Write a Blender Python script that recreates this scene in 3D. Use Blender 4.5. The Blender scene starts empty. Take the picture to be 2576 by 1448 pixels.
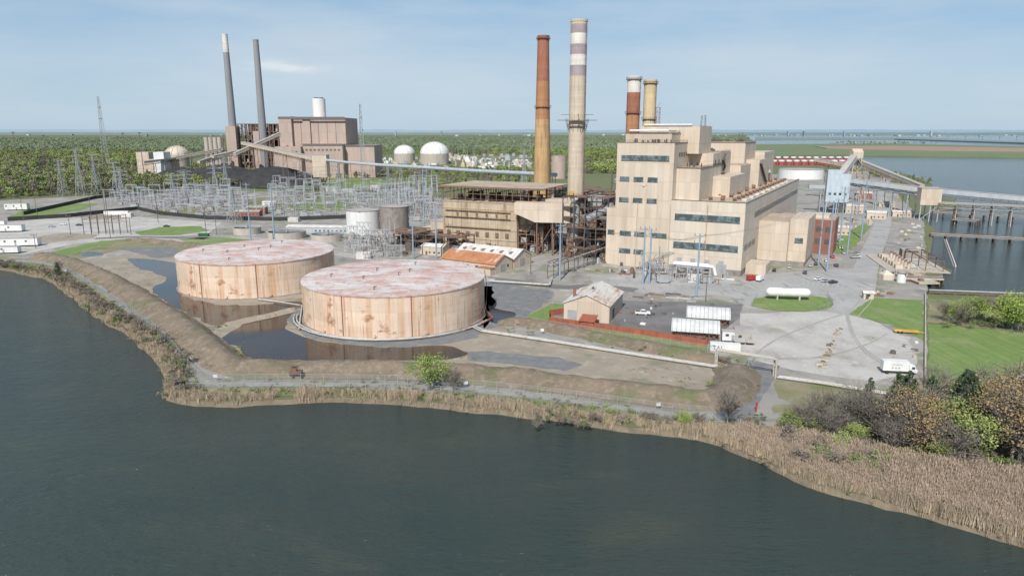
import bpy, math, random
from math import sin,cos,tan,atan,pi,radians,sqrt,atan2,exp,log
from mathutils import Vector, Matrix, noise
R=random.Random(7)
H=70.0;F=1740.0;TH=atan(396/1740.0)
C0,S0=cos(TH),sin(TH)
# ---- image pixel positions -> ground-plane coordinates in metres, cast through the estimated camera
def G(px,py,z=0.0):
    dx=(px-1288)/F; dy=(py-724)/F
    t=(H-z)/(S0+dy*C0)
    return (dx*t,(C0-dy*S0)*t,z)
def ZA(py,Y):
    dy=(py-724)/F
    return H-Y*(S0+dy*C0)/(C0-dy*S0)
def XA(px,Y,z=0): return (px-1288)/F*(Y*C0+(H-z)*S0)
def GG(l,z=0.0): return [G(a,b,z) for a,b in l]
scene=bpy.context.scene
# ================= materials
def nd(nt,t,**k):
    n=nt.nodes.new(t)
    for a,b in k.items(): setattr(n,a,b)
    return n
def col4(c): return (c[0],c[1],c[2],1)
def mat(name,c1,c2=None,sc=(.3,.3,.3),detail=5,rough=.85,bump=0,bsc=None,metal=0,layers=(),panel=None,rnd=0,alpha=None,lo=.35,hi=.65,world=False,spec=None,ior=None,bump2=None):
    m=bpy.data.materials.new(name); m.use_nodes=True; nt=m.node_tree; nt.nodes.clear(); L=nt.links.new
    out=nd(nt,'ShaderNodeOutputMaterial'); p=nd(nt,'ShaderNodeBsdfPrincipled'); L(p.outputs[0],out.inputs[0])
    p.inputs['Roughness'].default_value=rough; p.inputs['Metallic'].default_value=metal
    if spec is not None: p.inputs['Specular IOR Level'].default_value=spec
    if ior: p.inputs['IOR'].default_value=ior
    if world: co=nd(nt,'ShaderNodeNewGeometry').outputs['Position']
    else: co=nd(nt,'ShaderNodeTexCoord').outputs['Object']
    def nz(s,det=detail,off=0):
        v=nd(nt,'ShaderNodeVectorMath',operation='MULTIPLY_ADD'); L(co,v.inputs[0]); v.inputs[1].default_value=s; v.inputs[2].default_value=(off,off*.7,off*.3)
        n=nd(nt,'ShaderNodeTexNoise'); n.inputs['Scale'].default_value=1; n.inputs['Detail'].default_value=det; n.inputs['Roughness'].default_value=.6
        L(v.outputs[0],n.inputs['Vector']); return n.outputs['Fac']
    def mix(f,a,b,bt='MIX'):
        x=nd(nt,'ShaderNodeMix',data_type='RGBA',blend_type=bt)
        if hasattr(f,'links') : L(f,x.inputs[0])
        else: x.inputs[0].default_value=f
        for i,q in ((6,a),(7,b)):
            if hasattr(q,'links'): L(q,x.inputs[i])
            else: x.inputs[i].default_value=col4(q)
        return x.outputs[2]
    def rng(v,lo,hi,amt=1):
        r=nd(nt,'ShaderNodeMapRange'); L(v,r.inputs[0]); r.inputs[1].default_value=lo; r.inputs[2].default_value=hi; r.inputs[4].default_value=amt
        return r.outputs[0]
    def mth(op,a,b=None):
        q=nd(nt,'ShaderNodeMath',operation=op)
        for i,w in ((0,a),(1,b)):
            if w is None: continue
            if hasattr(w,'links'): L(w,q.inputs[i])
            else: q.inputs[i].default_value=w
        return q.outputs[0]
    c=c1
    if c2: c=mix(rng(nz(sc),lo,hi),c1,c2)
    for i,ly in enumerate(layers):
        f_=rng(nz(ly[1],off=13.7*(i+1)),ly[2],ly[3],ly[4])
        if len(ly)>5: f_=mth('MULTIPLY',f_,rng(nz(ly[5],off=5.3*(i+2),det=2),.42,.58,1))
        c=mix(f_,c,ly[0])
    if panel:
        w,h,dk=panel
        sp=nd(nt,'ShaderNodeSeparateXYZ'); L(co,sp.inputs[0])
        ax=[mth('ADD',mth('DIVIDE',sp.outputs[i],d),o) for i,d,o in ((0,w,.313),(1,w,.417),(2,h,.23))]
        fl=[mth('FLOOR',a) for a in ax]; fr=[mth('FRACT',a) for a in ax]
        ln=[mth('LESS_THAN',a,e) for a,e in zip(fr,(.05,.05,.035))]
        tot=mth('MAXIMUM',mth('MAXIMUM',ln[0],ln[1]),ln[2])
        cb=nd(nt,'ShaderNodeCombineXYZ')
        for i in range(3): L(fl[i],cb.inputs[i])
        wn=nd(nt,'ShaderNodeTexWhiteNoise'); L(cb.outputs[0],wn.inputs[0])
        vv=mth('MULTIPLY_ADD',wn.outputs['Value'],.14); nt.nodes[-1].inputs[2].default_value=.93
        hs=nd(nt,'ShaderNodeHueSaturation'); L(vv,hs.inputs['Value'])
        if hasattr(c,'links'): L(c,hs.inputs['Color'])
        else: hs.inputs['Color'].default_value=col4(c)
        c=mix(mth('MULTIPLY',tot,dk),hs.outputs[0],(c1[0]*.4,c1[1]*.38,c1[2]*.36))
    if rnd:
        oi=nd(nt,'ShaderNodeObjectInfo'); hs=nd(nt,'ShaderNodeHueSaturation')
        L(rng(oi.outputs['Random'],0,1),hs.inputs['Value'])
        r=nt.nodes[-1]
        r.inputs[3].default_value=1-rnd; r.inputs[4].default_value=1+rnd
        if hasattr(c,'links'): L(c,hs.inputs['Color'])
        else: hs.inputs['Color'].default_value=col4(c)
        c=hs.outputs[0]
    if hasattr(c,'links'): L(c,p.inputs['Base Color'])
    else: p.inputs['Base Color'].default_value=col4(c)
    if bump:
        b=nd(nt,'ShaderNodeBump'); b.inputs['Strength'].default_value=1; b.inputs['Distance'].default_value=bump
        L(nz(bsc or tuple(q*6 for q in sc),4,5),b.inputs['Height']); L(b.outputs[0],p.inputs['Normal'])
        if bump2:
            b2=nd(nt,'ShaderNodeBump'); b2.inputs['Strength'].default_value=1; b2.inputs['Distance'].default_value=bump2[0]
            L(nz(bump2[1],3,9),b2.inputs['Height']); L(b.outputs[0],b2.inputs['Normal']); L(b2.outputs[0],p.inputs['Normal'])
    if alpha is not None: p.inputs['Alpha'].default_value=alpha
    return m
M={}
def mm(k,*a,**b): M[k]=mat(k,*a,**b)
mm('forest_floor',(.12,.15,.055),(.15,.15,.075),sc=(.02,.02,.02),layers=[((.07,.10,.035),(.1,.1,.1),.5,.7,.7)])
mm('yard_gravel',(.34,.315,.28),(.24,.225,.205),sc=(.03,.03,.03),bump=.04,bsc=(3,3,3),layers=[((.15,.145,.14),(.09,.05,.05),.52,.68,.7),((.48,.455,.415),(.22,.18,.2),.55,.69,.7),((.15,.18,.07),(.05,.06,.05),.55,.65,.65)])
mm('light_gravel',(.48,.46,.43),(.38,.36,.33),sc=(.06,.06,.06),bump=.04,bsc=(3,3,3),layers=[((.27,.255,.23),(.13,.05,.1),.54,.70,.6),((.58,.56,.52),(.5,.5,.6),.56,.72,.6),((.2,.2,.12),(.07,.07,.06),.6,.7,.5)])
mm('basin_dirt',(.33,.28,.215),(.25,.215,.165),sc=(.05,.05,.05),bump=.08,bsc=(2,2,2),layers=[((.42,.38,.31),(.2,.25,.25),.54,.7,.7),((.14,.145,.075),(.1,.12,.12),.57,.7,.65),((.19,.185,.17),(.7,.7,.7),.56,.7,.6)])
mm('dark_gravel',(.14,.15,.155),(.20,.20,.195),sc=(.3,.3,.3),bump=.05,bsc=(4,4,4),layers=[((.29,.27,.23),(.1,.1,.1),.56,.7,.6)])
mm('asphalt',(.13,.128,.125),(.19,.18,.175),sc=(.08,.08,.08),layers=[((.07,.07,.07),(.3,.1,.1),.58,.72,.7),((.29,.27,.25),(.05,.05,.05),.54,.72,.6)])
mm('concrete_road',(.38,.37,.355),(.30,.295,.285),sc=(.06,.06,.06),layers=[((.18,.175,.17),(.35,.08,.1),.55,.7,.7),((.47,.46,.44),(.1,.3,.1),.58,.7,.5)])
mm('path_gravel',(.30,.29,.265),(.22,.21,.19),sc=(.2,.2,.2),layers=[((.13,.15,.08),(.3,.3,.3),.54,.68,.6)])
mm('worn_gravel',(.36,.345,.32),(.31,.295,.27),sc=(.3,.3,.3))
mm('lawn',(.13,.20,.05),(.18,.25,.07),sc=(.5,.03,.2),bump=.05,bsc=(3,3,3),layers=[((.27,.26,.13),(.08,.08,.08),.52,.7,.7),((.085,.14,.035),(.5,.5,.5),.5,.7,.5)])
mm('rough_grass',(.17,.18,.075),(.25,.215,.135),sc=(.09,.09,.09),bump=.12,bsc=(2,2,2),layers=[((.31,.27,.19),(.2,.2,.2),.52,.7,.7),((.10,.15,.035),(.05,.07,.07),.52,.65,.7)])
mm('berm_soil',(.215,.165,.12),(.145,.12,.08),sc=(.12,.12,.12),bump=.45,bsc=(1.0,1.0,1.0),layers=[((.30,.245,.19),(.5,.5,.6),.5,.68,.65),((.10,.14,.045),(.05,.06,.06),.55,.65,.75)])
mm('mud_bank',(.13,.105,.07),(.2,.16,.11),sc=(.4,.4,.4),bump=.1)
mm('river_water',(.026,.044,.043),(.038,.054,.046),sc=(.012,.025,.02),rough=.08,bump=.75,bsc=(.26,.7,.8),ior=1.33,world=True,bump2=(.26,(1.1,2.6,2)),layers=[((.065,.073,.05),(.04,.06,.05),.58,.74,.5)])
mm('puddle',(.02,.025,.028),(.055,.04,.026),sc=(.03,.03,.03),rough=.04,bump=.012,bsc=(1,1,1),ior=1.33)
mm('tank_wall',(.69,.55,.43),(.64,.49,.37),sc=(.12,.12,.03),rough=.6,layers=[((.74,.66,.57),(.15,.15,.03),.5,.7,.6),((.55,.32,.17),(.35,.35,.012),.48,.66,.75),((.46,.21,.08),(1.1,1.1,.02),.53,.66,.85,(.06,.06,.04)),((.30,.12,.05),(1.7,1.7,.035),.56,.68,.85,(.09,.09,.06)),((.26,.11,.05),(.22,.22,.3),.57,.68,.8,(.05,.05,.07))],panel=(9.1,2.44,.12))
mm('tank_roof',(.56,.42,.37),(.60,.565,.54),sc=(.10,.10,.1),rough=.55,detail=8,lo=.42,hi=.58,layers=[((.46,.24,.17),(.10,.22,.1),.49,.63,.8),((.70,.67,.64),(.06,.09,.1),.52,.62,.7),((.42,.18,.11),(.4,.5,.5),.55,.66,.75),((.3,.13,.08),(1.2,1.2,1),.6,.69,.75)],panel=(6,2.4,.14))
mm('siding',(.56,.475,.38),(.51,.425,.33),sc=(.15,.15,.02),rough=.6,layers=[((.34,.24,.165),(.7,.7,.03),.56,.72,.5),((.62,.545,.45),(.05,.05,.05),.5,.7,.6)],panel=(3.07,9.3,.25))
mm('siding_light',(.59,.52,.43),(.54,.465,.375),sc=(.15,.15,.02),rough=.6,layers=[((.36,.27,.195),(.7,.7,.03),.58,.74,.45)],panel=(2.53,11.1,.2))
mm('siding_dirty',(.48,.395,.29),(.41,.33,.235),sc=(.2,.2,.03),rough=.7,layers=[((.24,.14,.08),(.5,.5,.04),.52,.68,.8),((.58,.51,.41),(.2,.2,.06),.55,.7,.5)],panel=(3.3,4.1,.45))
mm('siding_far',(.43,.34,.29),(.39,.305,.26),sc=(.1,.1,.01),panel=(6.1,14,.15))
mm('siding_far_dark',(.16,.135,.135),(.13,.11,.11))
mm('roof_tan',(.46,.385,.30),(.36,.285,.21),sc=(.08,.08,.08),layers=[((.24,.17,.11),(.3,.3,.3),.54,.68,.75)])
mm('roof_grey',(.42,.40,.37),(.32,.30,.28),sc=(.1,.1,.1),layers=[((.2,.14,.1),(.3,.3,.3),.6,.7,.6)])
mm('roof_rusty',(.58,.56,.52),(.48,.37,.28),sc=(.25,.06,.2),lo=.45,hi=.66,layers=[((.35,.16,.08),(.5,.1,.2),.53,.66,.85)],panel=(1.6,99,.3))
mm('roof_rust_heavy',(.36,.14,.065),(.46,.22,.11),sc=(.2,.1,.2),layers=[((.55,.48,.41),(.25,.08,.2),.58,.66,.8)],panel=(1.6,99,.3))
mm('roof_white',(.64,.62,.59),(.52,.49,.45),sc=(.3,.06,.3),layers=[((.36,.2,.11),(.5,.1,.2),.58,.7,.7)],panel=(1.3,99,.25))
mm('tent_fabric',(.60,.61,.60),(.47,.48,.48),sc=(.5,.5,.3))
mm('tent_rib',(.34,.35,.35))
mm('white_paint',(.72,.72,.70),(.62,.62,.60),sc=(.4,.4,.1),rough=.5,layers=[((.4,.32,.25),(.6,.6,.1),.64,.77,.5)])
mm('pipe_paint',(.50,.49,.46),(.40,.39,.36),sc=(.4,.4,.1),rough=.6,layers=[((.28,.18,.11),(.6,.6,.1),.55,.7,.7)])
mm('grey_steel',(.36,.37,.37),(.27,.28,.28),sc=(.3,.3,.3),rough=.55)
mm('galv_steel',(.43,.455,.475),(.35,.375,.395),sc=(.3,.3,.1),rough=.5)
mm('tower_steel',(.34,.355,.36),(.28,.29,.30),sc=(.3,.3,.1),rough=.6)
mm('pole_steel',(.27,.35,.43),(.22,.29,.37),sc=(.3,.3,.1),rough=.5)
mm('blue_cladding',(.46,.53,.57),(.40,.47,.51),sc=(.2,.2,.05),rough=.55,panel=(2.1,5,.2))
mm('dark_steel',(.075,.068,.063),(.13,.105,.088),sc=(.4,.4,.4),rough=.7)
mm('rust_steel',(.23,.125,.08),(.14,.09,.065),sc=(.5,.5,.5),rough=.8)
mm('brown_steel',(.20,.13,.105),(.13,.095,.08),sc=(.3,.3,.3),rough=.8)
mm('red_rust',(.36,.105,.06),(.26,.085,.055),sc=(.5,.5,.5),rough=.8,panel=(2.4,99,.4))
mm('red_paint',(.45,.04,.03),(.35,.05,.04),rough=.45)
mm('dull_red',(.36,.07,.07),(.28,.06,.06),rough=.7)
mm('blue_paint',(.03,.12,.30),rough=.4)
mm('green_paint',(.02,.12,.05),rough=.5)
mm('yellow_paint',(.58,.38,.06),(.45,.28,.06),rough=.5)
mm('line_paint',(.7,.7,.68),(.5,.5,.48),sc=(2,2,2))
mm('glass_dark',(.035,.055,.06),(.08,.12,.13),sc=(.45,.45,.3),rough=.15,lo=.45,hi=.55)
mm('glass_teal',(.06,.10,.11),(.15,.20,.21),sc=(.35,.35,.3),rough=.15,lo=.47,hi=.53)
mm('concrete',(.46,.42,.36),(.38,.34,.29),sc=(.2,.2,.06),layers=[((.25,.2,.15),(.5,.5,.05),.58,.72,.6)])
mm('stack_concrete',(.52,.44,.345),(.46,.385,.30),sc=(.4,.4,.04),layers=[((.32,.24,.165),(.8,.8,.03),.52,.68,.6),((.60,.53,.44),(.2,.2,.08),.55,.7,.6)],panel=(200,1.52,.3))
mm('stack_grey_band',(.29,.24,.25),(.35,.30,.305),sc=(.3,.3,.1),panel=(200,1.52,.2))
mm('stack_white_band',(.66,.63,.58),(.58,.54,.49),sc=(.3,.3,.1),layers=[((.35,.27,.22),(.7,.7,.04),.58,.72,.5)],panel=(200,1.52,.2))
mm('stack_brick_red',(.27,.105,.065),(.33,.14,.085),sc=(.4,.4,.06),layers=[((.17,.075,.055),(.5,.5,.1),.52,.68,.6)],panel=(200,1.9,.3))
mm('stack_brick_orange',(.41,.215,.105),(.35,.165,.08),sc=(.4,.4,.06),layers=[((.26,.11,.06),(.8,.8,.05),.5,.66,.7)],panel=(200,1.9,.3))
mm('stack_brick_gold',(.49,.33,.165),(.43,.275,.13),sc=(.4,.4,.06),layers=[((.28,.15,.08),(.8,.8,.05),.52,.66,.7)],panel=(200,1.9,.3))
mm('stack_tan',(.58,.47,.30),(.50,.39,.24),sc=(.4,.4,.06),layers=[((.3,.18,.1),(.8,.8,.05),.57,.7,.6)],panel=(200,3,.3))
mm('stack_far_grey',(.22,.225,.235),(.25,.255,.265),sc=(.1,.1,.03))
mm('brick',(.27,.12,.09),(.22,.10,.08),sc=(.4,.4,.4))
mm('coal',(.022,.022,.025),(.04,.04,.043),sc=(.1,.1,.1),rough=.9)
mm('wood_pole',(.16,.12,.09),(.12,.09,.07),sc=(.5,.5,.2))
mm('black_fence',(.025,.027,.027),(.04,.042,.042),rough=.7)
mm('chain_link',(.32,.34,.33),rough=.5,alpha=.16)
mm('insulator',(.24,.14,.11),rough=.3)
mm('tire',(.02,.02,.02),rough=.8)
mm('car_white',(.75,.75,.75),rough=.3); mm('car_silver',(.42,.43,.45),rough=.3); mm('car_dark',(.05,.055,.07),rough=.3); mm('car_black',(.02,.02,.025),rough=.3)
mm('dark_concrete',(.20,.18,.16),(.29,.265,.235),sc=(.3,.3,.3),layers=[((.12,.1,.085),(.5,.5,.2),.55,.7,.6)])
mm('bark',(.16,.14,.12),(.21,.185,.16),sc=(2,2,1))
mm('leaf_spring',(.24,.30,.09),(.29,.34,.11),sc=(.5,.5,.5),rnd=.3,rough=.8)
mm('leaf_bright',(.26,.35,.06),(.21,.29,.06),sc=(.5,.5,.5),rnd=.15,rough=.7)
mm('leaf_green',(.145,.20,.065),(.185,.24,.08),sc=(.5,.5,.5),rnd=.3,rough=.8)
mm('leaf_pine',(.05,.085,.04),(.07,.105,.05),sc=(.5,.5,.5),rnd=.25,rough=.8)
mm('leaf_orange',(.36,.25,.12),(.27,.20,.10),sc=(.6,.6,.6),rnd=.15,rough=.8)
mm('leaf_hazy',(.21,.27,.17),(.25,.29,.19),sc=(.5,.5,.5),rnd=.25,rough=.9)  # atmospheric haze painted into the leaf colour of far trees
mm('twig',(.25,.215,.17),(.20,.17,.13),sc=(.6,.6,.6),rnd=.25,rough=.9)
mm('reed',(.50,.41,.30),(.40,.315,.215),sc=(.5,.5,.5),rnd=.25,rough=.85)
mm('reed_plume',(.42,.33,.255),(.33,.255,.2),rnd=.2,rough=.9)
mm('weed',(.235,.185,.135),(.17,.145,.095),rnd=.35,rough=.9)
mm('weed_green',(.11,.17,.04),(.15,.2,.055),rnd=.3,rough=.9)
mm('far_shore_hazy',(.16,.22,.22),(.20,.25,.245),sc=(.002,.01,.01))  # blue-green cast is distance haze put into the colour
mm('far_hill_hazy',(.24,.34,.44),(.27,.36,.45),sc=(.001,.001,.01))  # bluish albedo stands in for aerial haze
mm('far_grass',(.17,.20,.09),(.12,.16,.08),sc=(.004,.02,.02))
mm('far_sand',(.36,.22,.16),(.24,.21,.15),sc=(.003,.02,.02))
mm('far_white_hazy',(.42,.46,.5),rough=.8)  # white dulled towards blue, haze painted into the skyline colour
# ================= mesh helpers
COL=scene.collection
class Part:
    def __init__(s,m): s.m=m; s.v=[]; s.f=[]; s.T=None
    def add(s,vs,fs):
        n=len(s.v)
        if s.T: vs=[tuple(s.T@Vector(q)) for q in vs]
        s.v+=[tuple(q) for q in vs]; s.f+=[tuple(n+i for i in f) for f in fs]
    def box(s,x0,x1,y0,y1,z0,z1):
        s.add([(x0,y0,z0),(x1,y0,z0),(x1,y1,z0),(x0,y1,z0),(x0,y0,z1),(x1,y0,z1),(x1,y1,z1),(x0,y1,z1)],
          [(3,2,1,0),(4,5,6,7),(0,1,5,4),(1,2,6,5),(2,3,7,6),(3,0,4,7)])
    def cyl(s,x,y,z0,z1,r0,r1=None,n=16,cap=True):
        r1=r0 if r1 is None else r1
        vs=[(x+r0*cos(2*pi*i/n),y+r0*sin(2*pi*i/n),z0) for i in range(n)]+[(x+r1*cos(2*pi*i/n),y+r1*sin(2*pi*i/n),z1) for i in range(n)]
        fs=[(i,(i+1)%n,n+(i+1)%n,n+i) for i in range(n)]
        if cap: fs+=[tuple(range(n,2*n)),tuple(range(n-1,-1,-1))]
        s.add(vs,fs)
    def ring(s,x,y,z0,z1,ri,ro,n=24):
        vs=[]
        for (r,z) in ((ro,z0),(ro,z1),(ri,z1),(ri,z0)):
            vs+=[(x+r*cos(2*pi*i/n),y+r*sin(2*pi*i/n),z) for i in range(n)]
        fs=[]
        for k in range(4):
            for i in range(n): fs.append((k*n+i,k*n+(i+1)%n,((k+1)%4)*n+(i+1)%n,((k+1)%4)*n+i))
        s.add(vs,fs)
    def beam(s,a,b,w=.3,h=None,n=0):
        a=Vector(a);b=Vector(b);d=b-a
        if d.length<1e-5: return
        d.normalize(); up=Vector((0,0,1)) if abs(d.z)<.95 else Vector((1,0,0))
        sx=d.cross(up).normalized(); sy=sx.cross(d).normalized(); h=w if h is None else h
        if n:
            vs=[q+sx*(w*cos(2*pi*i/n))+sy*(w*sin(2*pi*i/n)) for q in (a,b) for i in range(n)]
            s.add(vs,[(i,(i+1)%n,n+(i+1)%n,n+i) for i in range(n)]+[tuple(range(n-1,-1,-1)),tuple(range(n,2*n))])
        else:
            w/=2;h/=2
            vs=[q+sx*i*w+sy*j*h for q in (a,b) for i,j in ((-1,-1),(1,-1),(1,1),(-1,1))]
            s.add(vs,[(0,1,2,3),(7,6,5,4),(0,4,5,1),(1,5,6,2),(2,6,7,3),(3,7,4,0)])
    def tube(s,pts,r,n=8):
        for a,b in zip(pts,pts[1:]): s.beam(a,b,r,n=n)
    def cone_sphere(s,x,y,z,r,nu=24,nv=8,full=False,sz=1,a0=None):
        vs=[];fs=[]
        a0=(-pi/2 if full else 0) if a0 is None else a0
        for j in range(nv+1):
            t=a0+(pi/2-a0)*j/nv
            for i in range(nu): vs.append((x+r*cos(t)*cos(2*pi*i/nu),y+r*cos(t)*sin(2*pi*i/nu),z+r*sz*sin(t)))
        for j in range(nv):
            for i in range(nu): fs.append((j*nu+i,j*nu+(i+1)%nu,(j+1)*nu+(i+1)%nu,(j+1)*nu+i))
        s.add(vs,fs)
    def truss(s,a,b,w,h,n,t=.25):
        a=Vector(a);b=Vector(b);d=(b-a); L=d.length; d.normalize()
        sx=d.cross(Vector((0,0,1))).normalized()*w/2; sz=Vector((0,0,h))
        for o in (sx,-sx,sx+sz,-sx+sz): s.beam(a+o,b+o,t)
        for i in range(n+1):
            q=a+d*L*i/n
            s.beam(q+sx,q+sx+sz,t*.7); s.beam(q-sx,q-sx+sz,t*.7)
            if i<n:
                q2=a+d*L*(i+1)/n
                if i%2: s.beam(q+sx,q2+sx+sz,t*.7); s.beam(q-sx,q2-sx+sz,t*.7)
                else: s.beam(q+sx+sz,q2+sx,t*.7); s.beam(q-sx+sz,q2-sx,t*.7)
    def gable(s,x0,x1,y0,y1,z0,z1,ov=.5,th=.25,axis='x'):
        if axis=='x':
            ym=(y0+y1)/2
            k=(z1-z0)/(ym-y0)
            for sg,ye in ((-1,y0-ov),(1,y1+ov)):
                ze=z0-ov*k
                s.add([(x0-ov,ye,ze),(x1+ov,ye,ze),(x1+ov,ym,z1),(x0-ov,ym,z1),(x0-ov,ye,ze+th),(x1+ov,ye,ze+th),(x1+ov,ym,z1+th),(x0-ov,ym,z1+th)],
                 [(0,1,2,3),(4,5,6,7),(0,1,5,4),(1,2,6,5),(2,3,7,6),(3,0,4,7)])
        else:
            xm=(x0+x1)/2; k=(z1-z0)/(xm-x0)
            for xe in (x0-ov,x1+ov):
                ze=z0-ov*k
                s.add([(xe,y0-ov,ze),(xe,y1+ov,ze),(xm,y1+ov,z1),(xm,y0-ov,z1),(xe,y0-ov,ze+th),(xe,y1+ov,ze+th),(xm,y1+ov,z1+th),(xm,y0-ov,z1+th)],
                 [(0,1,2,3),(4,5,6,7),(0,1,5,4),(1,2,6,5),(2,3,7,6),(3,0,4,7)])
    def house(s,x0,x1,y0,y1,z0,z1,axis='x',zb=0):
        if axis=='x':
            ym=(y0+y1)/2
            s.add([(x0,y0,zb),(x1,y0,zb),(x1,y1,zb),(x0,y1,zb),(x0,y0,z0),(x1,y0,z0),(x1,y1,z0),(x0,y1,z0),(x0,ym,z1),(x1,ym,z1)],
             [(0,1,5,4),(2,3,7,6),(1,2,6,9,5),(3,0,4,8,7),(4,5,9,8),(6,7,8,9)])
        else:
            xm=(x0+x1)/2
            s.add([(x0,y0,zb),(x1,y0,zb),(x1,y1,zb),(x0,y1,zb),(x0,y0,z0),(x1,y0,z0),(x1,y1,z0),(x0,y1,z0),(xm,y0,z1),(xm,y1,z1)],
             [(0,1,5,8,4),(1,2,6,5),(2,3,7,9,6),(3,0,4,7),(5,6,9,8),(7,4,8,9)])
class Thing:
    def __init__(s,name,org=(0,0,0),ang=0): s.name=name; s.org=org; s.ang=ang; s.p={}
    def __call__(s,part,m=None):
        if part not in s.p: s.p[part]=Part(M[m or part])
        return s.p[part]
    def done(s,smooth=True):
        par=None; obs=[]
        items=[(k,q) for k,q in s.p.items() if q.v]
        single=len(items)==1
        if not single:
            par=bpy.data.objects.new(s.name,None); COL.objects.link(par); par.location=s.org; par.rotation_euler[2]=s.ang; par.empty_display_size=1
        for k,q in items:
            me=bpy.data.meshes.new(k); me.from_pydata(q.v,[],q.f); me.materials.append(q.m)
            if smooth:
                for f in me.polygons: f.use_smooth=True
                me.set_sharp_from_angle(angle=radians(32))
            o=bpy.data.objects.new(s.name if single else k,me); COL.objects.link(o)
            if single: o.location=s.org; o.rotation_euler[2]=s.ang
            else: o.parent=par
            obs.append(o)
        s.ob=par or obs[0]
        return s.ob
def dens(pts,step):
    out=[]
    for a,b in zip(pts,pts[1:]):
        a=Vector(a);b=Vector(b);n=max(1,int((b-a).length/step))
        for i in range(n): out.append(a.lerp(b,i/n))
    out.append(Vector(pts[-1])); return out
def crom(P,n=6):
    P=[Vector(p) for p in P]; out=[]
    for i in range(len(P)-1):
        p0=P[max(0,i-1)];p1=P[i];p2=P[i+1];p3=P[min(len(P)-1,i+2)]
        for k in range(n):
            t=k/n
            out.append(.5*((2*p1)+(p2-p0)*t+(2*p0-5*p1+4*p2-p3)*t*t+(3*p1-p0-3*p2+p3)*t**3))
    out.append(P[-1]); return out
def sheet(name,pts,z,m,jit=1.2,step=4,smooth=False):
    P=list(pts)+[pts[0]]
    P=crom(P,4) if smooth else P
    D=dens(P,step)[:-1]
    vs=[]
    for q in D:
        n=noise.noise_vector(Vector((q.x*.12,q.y*.12,z*7)))
        n2=noise.noise_vector(Vector((q.x*.5,q.y*.5,z*7)))
        vs.append((q.x+(n.x+.5*n2.x)*jit,q.y+(n.y+.5*n2.y)*jit,z))
    ar=sum(vs[i][0]*vs[(i+1)%len(vs)][1]-vs[(i+1)%len(vs)][0]*vs[i][1] for i in range(len(vs)))
    if ar<0: vs.reverse()
    me=bpy.data.meshes.new(name); me.from_pydata(vs,[],[tuple(range(len(vs)))]); me.materials.append(M[m])
    o=bpy.data.objects.new(name,me); COL.objects.link(o); return o
def ribbon(name,pts,w,z,m,jit=.4,sm=6,kerb=False):
    D=dens(crom(pts,sm),3); n=len(D); vs=[];fs=[]; K=Thing('kerb'); pv=None
    for i,q in enumerate(D):
        d=(D[min(i+1,n-1)]-D[max(i-1,0)]); d.z=0; d.normalize(); nn=Vector((-d.y,d.x,0))
        ww=w/2+jit*noise.noise(Vector((q.x*.2,q.y*.2,3)))
        vs+=[(q.x+nn.x*ww,q.y+nn.y*ww,z),(q.x-nn.x*ww,q.y-nn.y*ww,z)]
        if i:
            fs.append((2*i-2,2*i-1,2*i+1,2*i))
            if kerb:
                for k in (0,1): K('stone','concrete').beam(Vector(vs[2*i-2+k])+Vector((0,0,.03)),Vector(vs[2*i+k])+Vector((0,0,.03)),.25,.24)
    me=bpy.data.meshes.new(name); me.from_pydata(vs,[],fs); me.materials.append(M[m])
    o=bpy.data.objects.new(name,me); COL.objects.link(o)
    if kerb: K.done()
    return o
def berm(name,pts,hw,h,m='berm_soil',flat=.25):
    D=dens(crom(pts,5),1.5); n=len(D); vs=[];fs=[]; prof=[(-1,-.05),(-.85,.1),(-.7,.28),(-.55,.5),(-.4,.72),(-flat*.6,.97),(flat*.6,1),(.4,.72),(.55,.5),(.7,.28),(.85,.1),(1,-.05)]; k=len(prof)
    for i,q in enumerate(D):
        d=(D[min(i+1,n-1)]-D[max(i-1,0)]); d.z=0; d.normalize(); nn=Vector((-d.y,d.x,0))
        e=min(1,i/3,(n-1-i)/3)
        for a,b in prof:
            z=noise.noise(Vector((q.x*.15,q.y*.15,a*2)))+.6*noise.noise(Vector((q.x*.6,q.y*.6,a*4)))
            vs.append((q.x+nn.x*a*hw*(1+.15*z),q.y+nn.y*a*hw*(1+.15*z),b*h*e*(1+.2*z)))
        if i:
            for j in range(k-1): fs.append(((i-1)*k+j,(i-1)*k+j+1,i*k+j+1,i*k+j))
    me=bpy.data.meshes.new(name); me.from_pydata(vs,[],fs); me.materials.append(M[m])
    for f in me.polygons: f.use_smooth=True
    o=bpy.data.objects.new(name,me); COL.objects.link(o); return [(q,hw,h) for q in D]
def fence(name,pts,h,sp=3,m='grey_steel',pm='chain_link',t=.1,zb=0):
    T=Thing(name); D=dens(pts,sp); po=T('posts',m); pa=T('mesh_panels',pm)
    for q in D: po.beam((q.x,q.y,zb),(q.x,q.y,zb+h),t)
    for a,b in zip(D,D[1:]):
        po.beam((a.x,a.y,zb+h),(b.x,b.y,zb+h),t*.6)
        pa.add([(a.x,a.y,zb+.05),(b.x,b.y,zb+.05),(b.x,b.y,zb+h-.05),(a.x,a.y,zb+h-.05)],[(0,1,2,3)])
    return T.done(False)
def inpoly(x,y,P):
    r=False;j=len(P)-1
    for i in range(len(P)):
        if (P[i][1]>y)!=(P[j][1]>y) and x<(P[j][0]-P[i][0])*(y-P[i][1])/(P[j][1]-P[i][1])+P[i][0]: r=not r
        j=i
    return r
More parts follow.
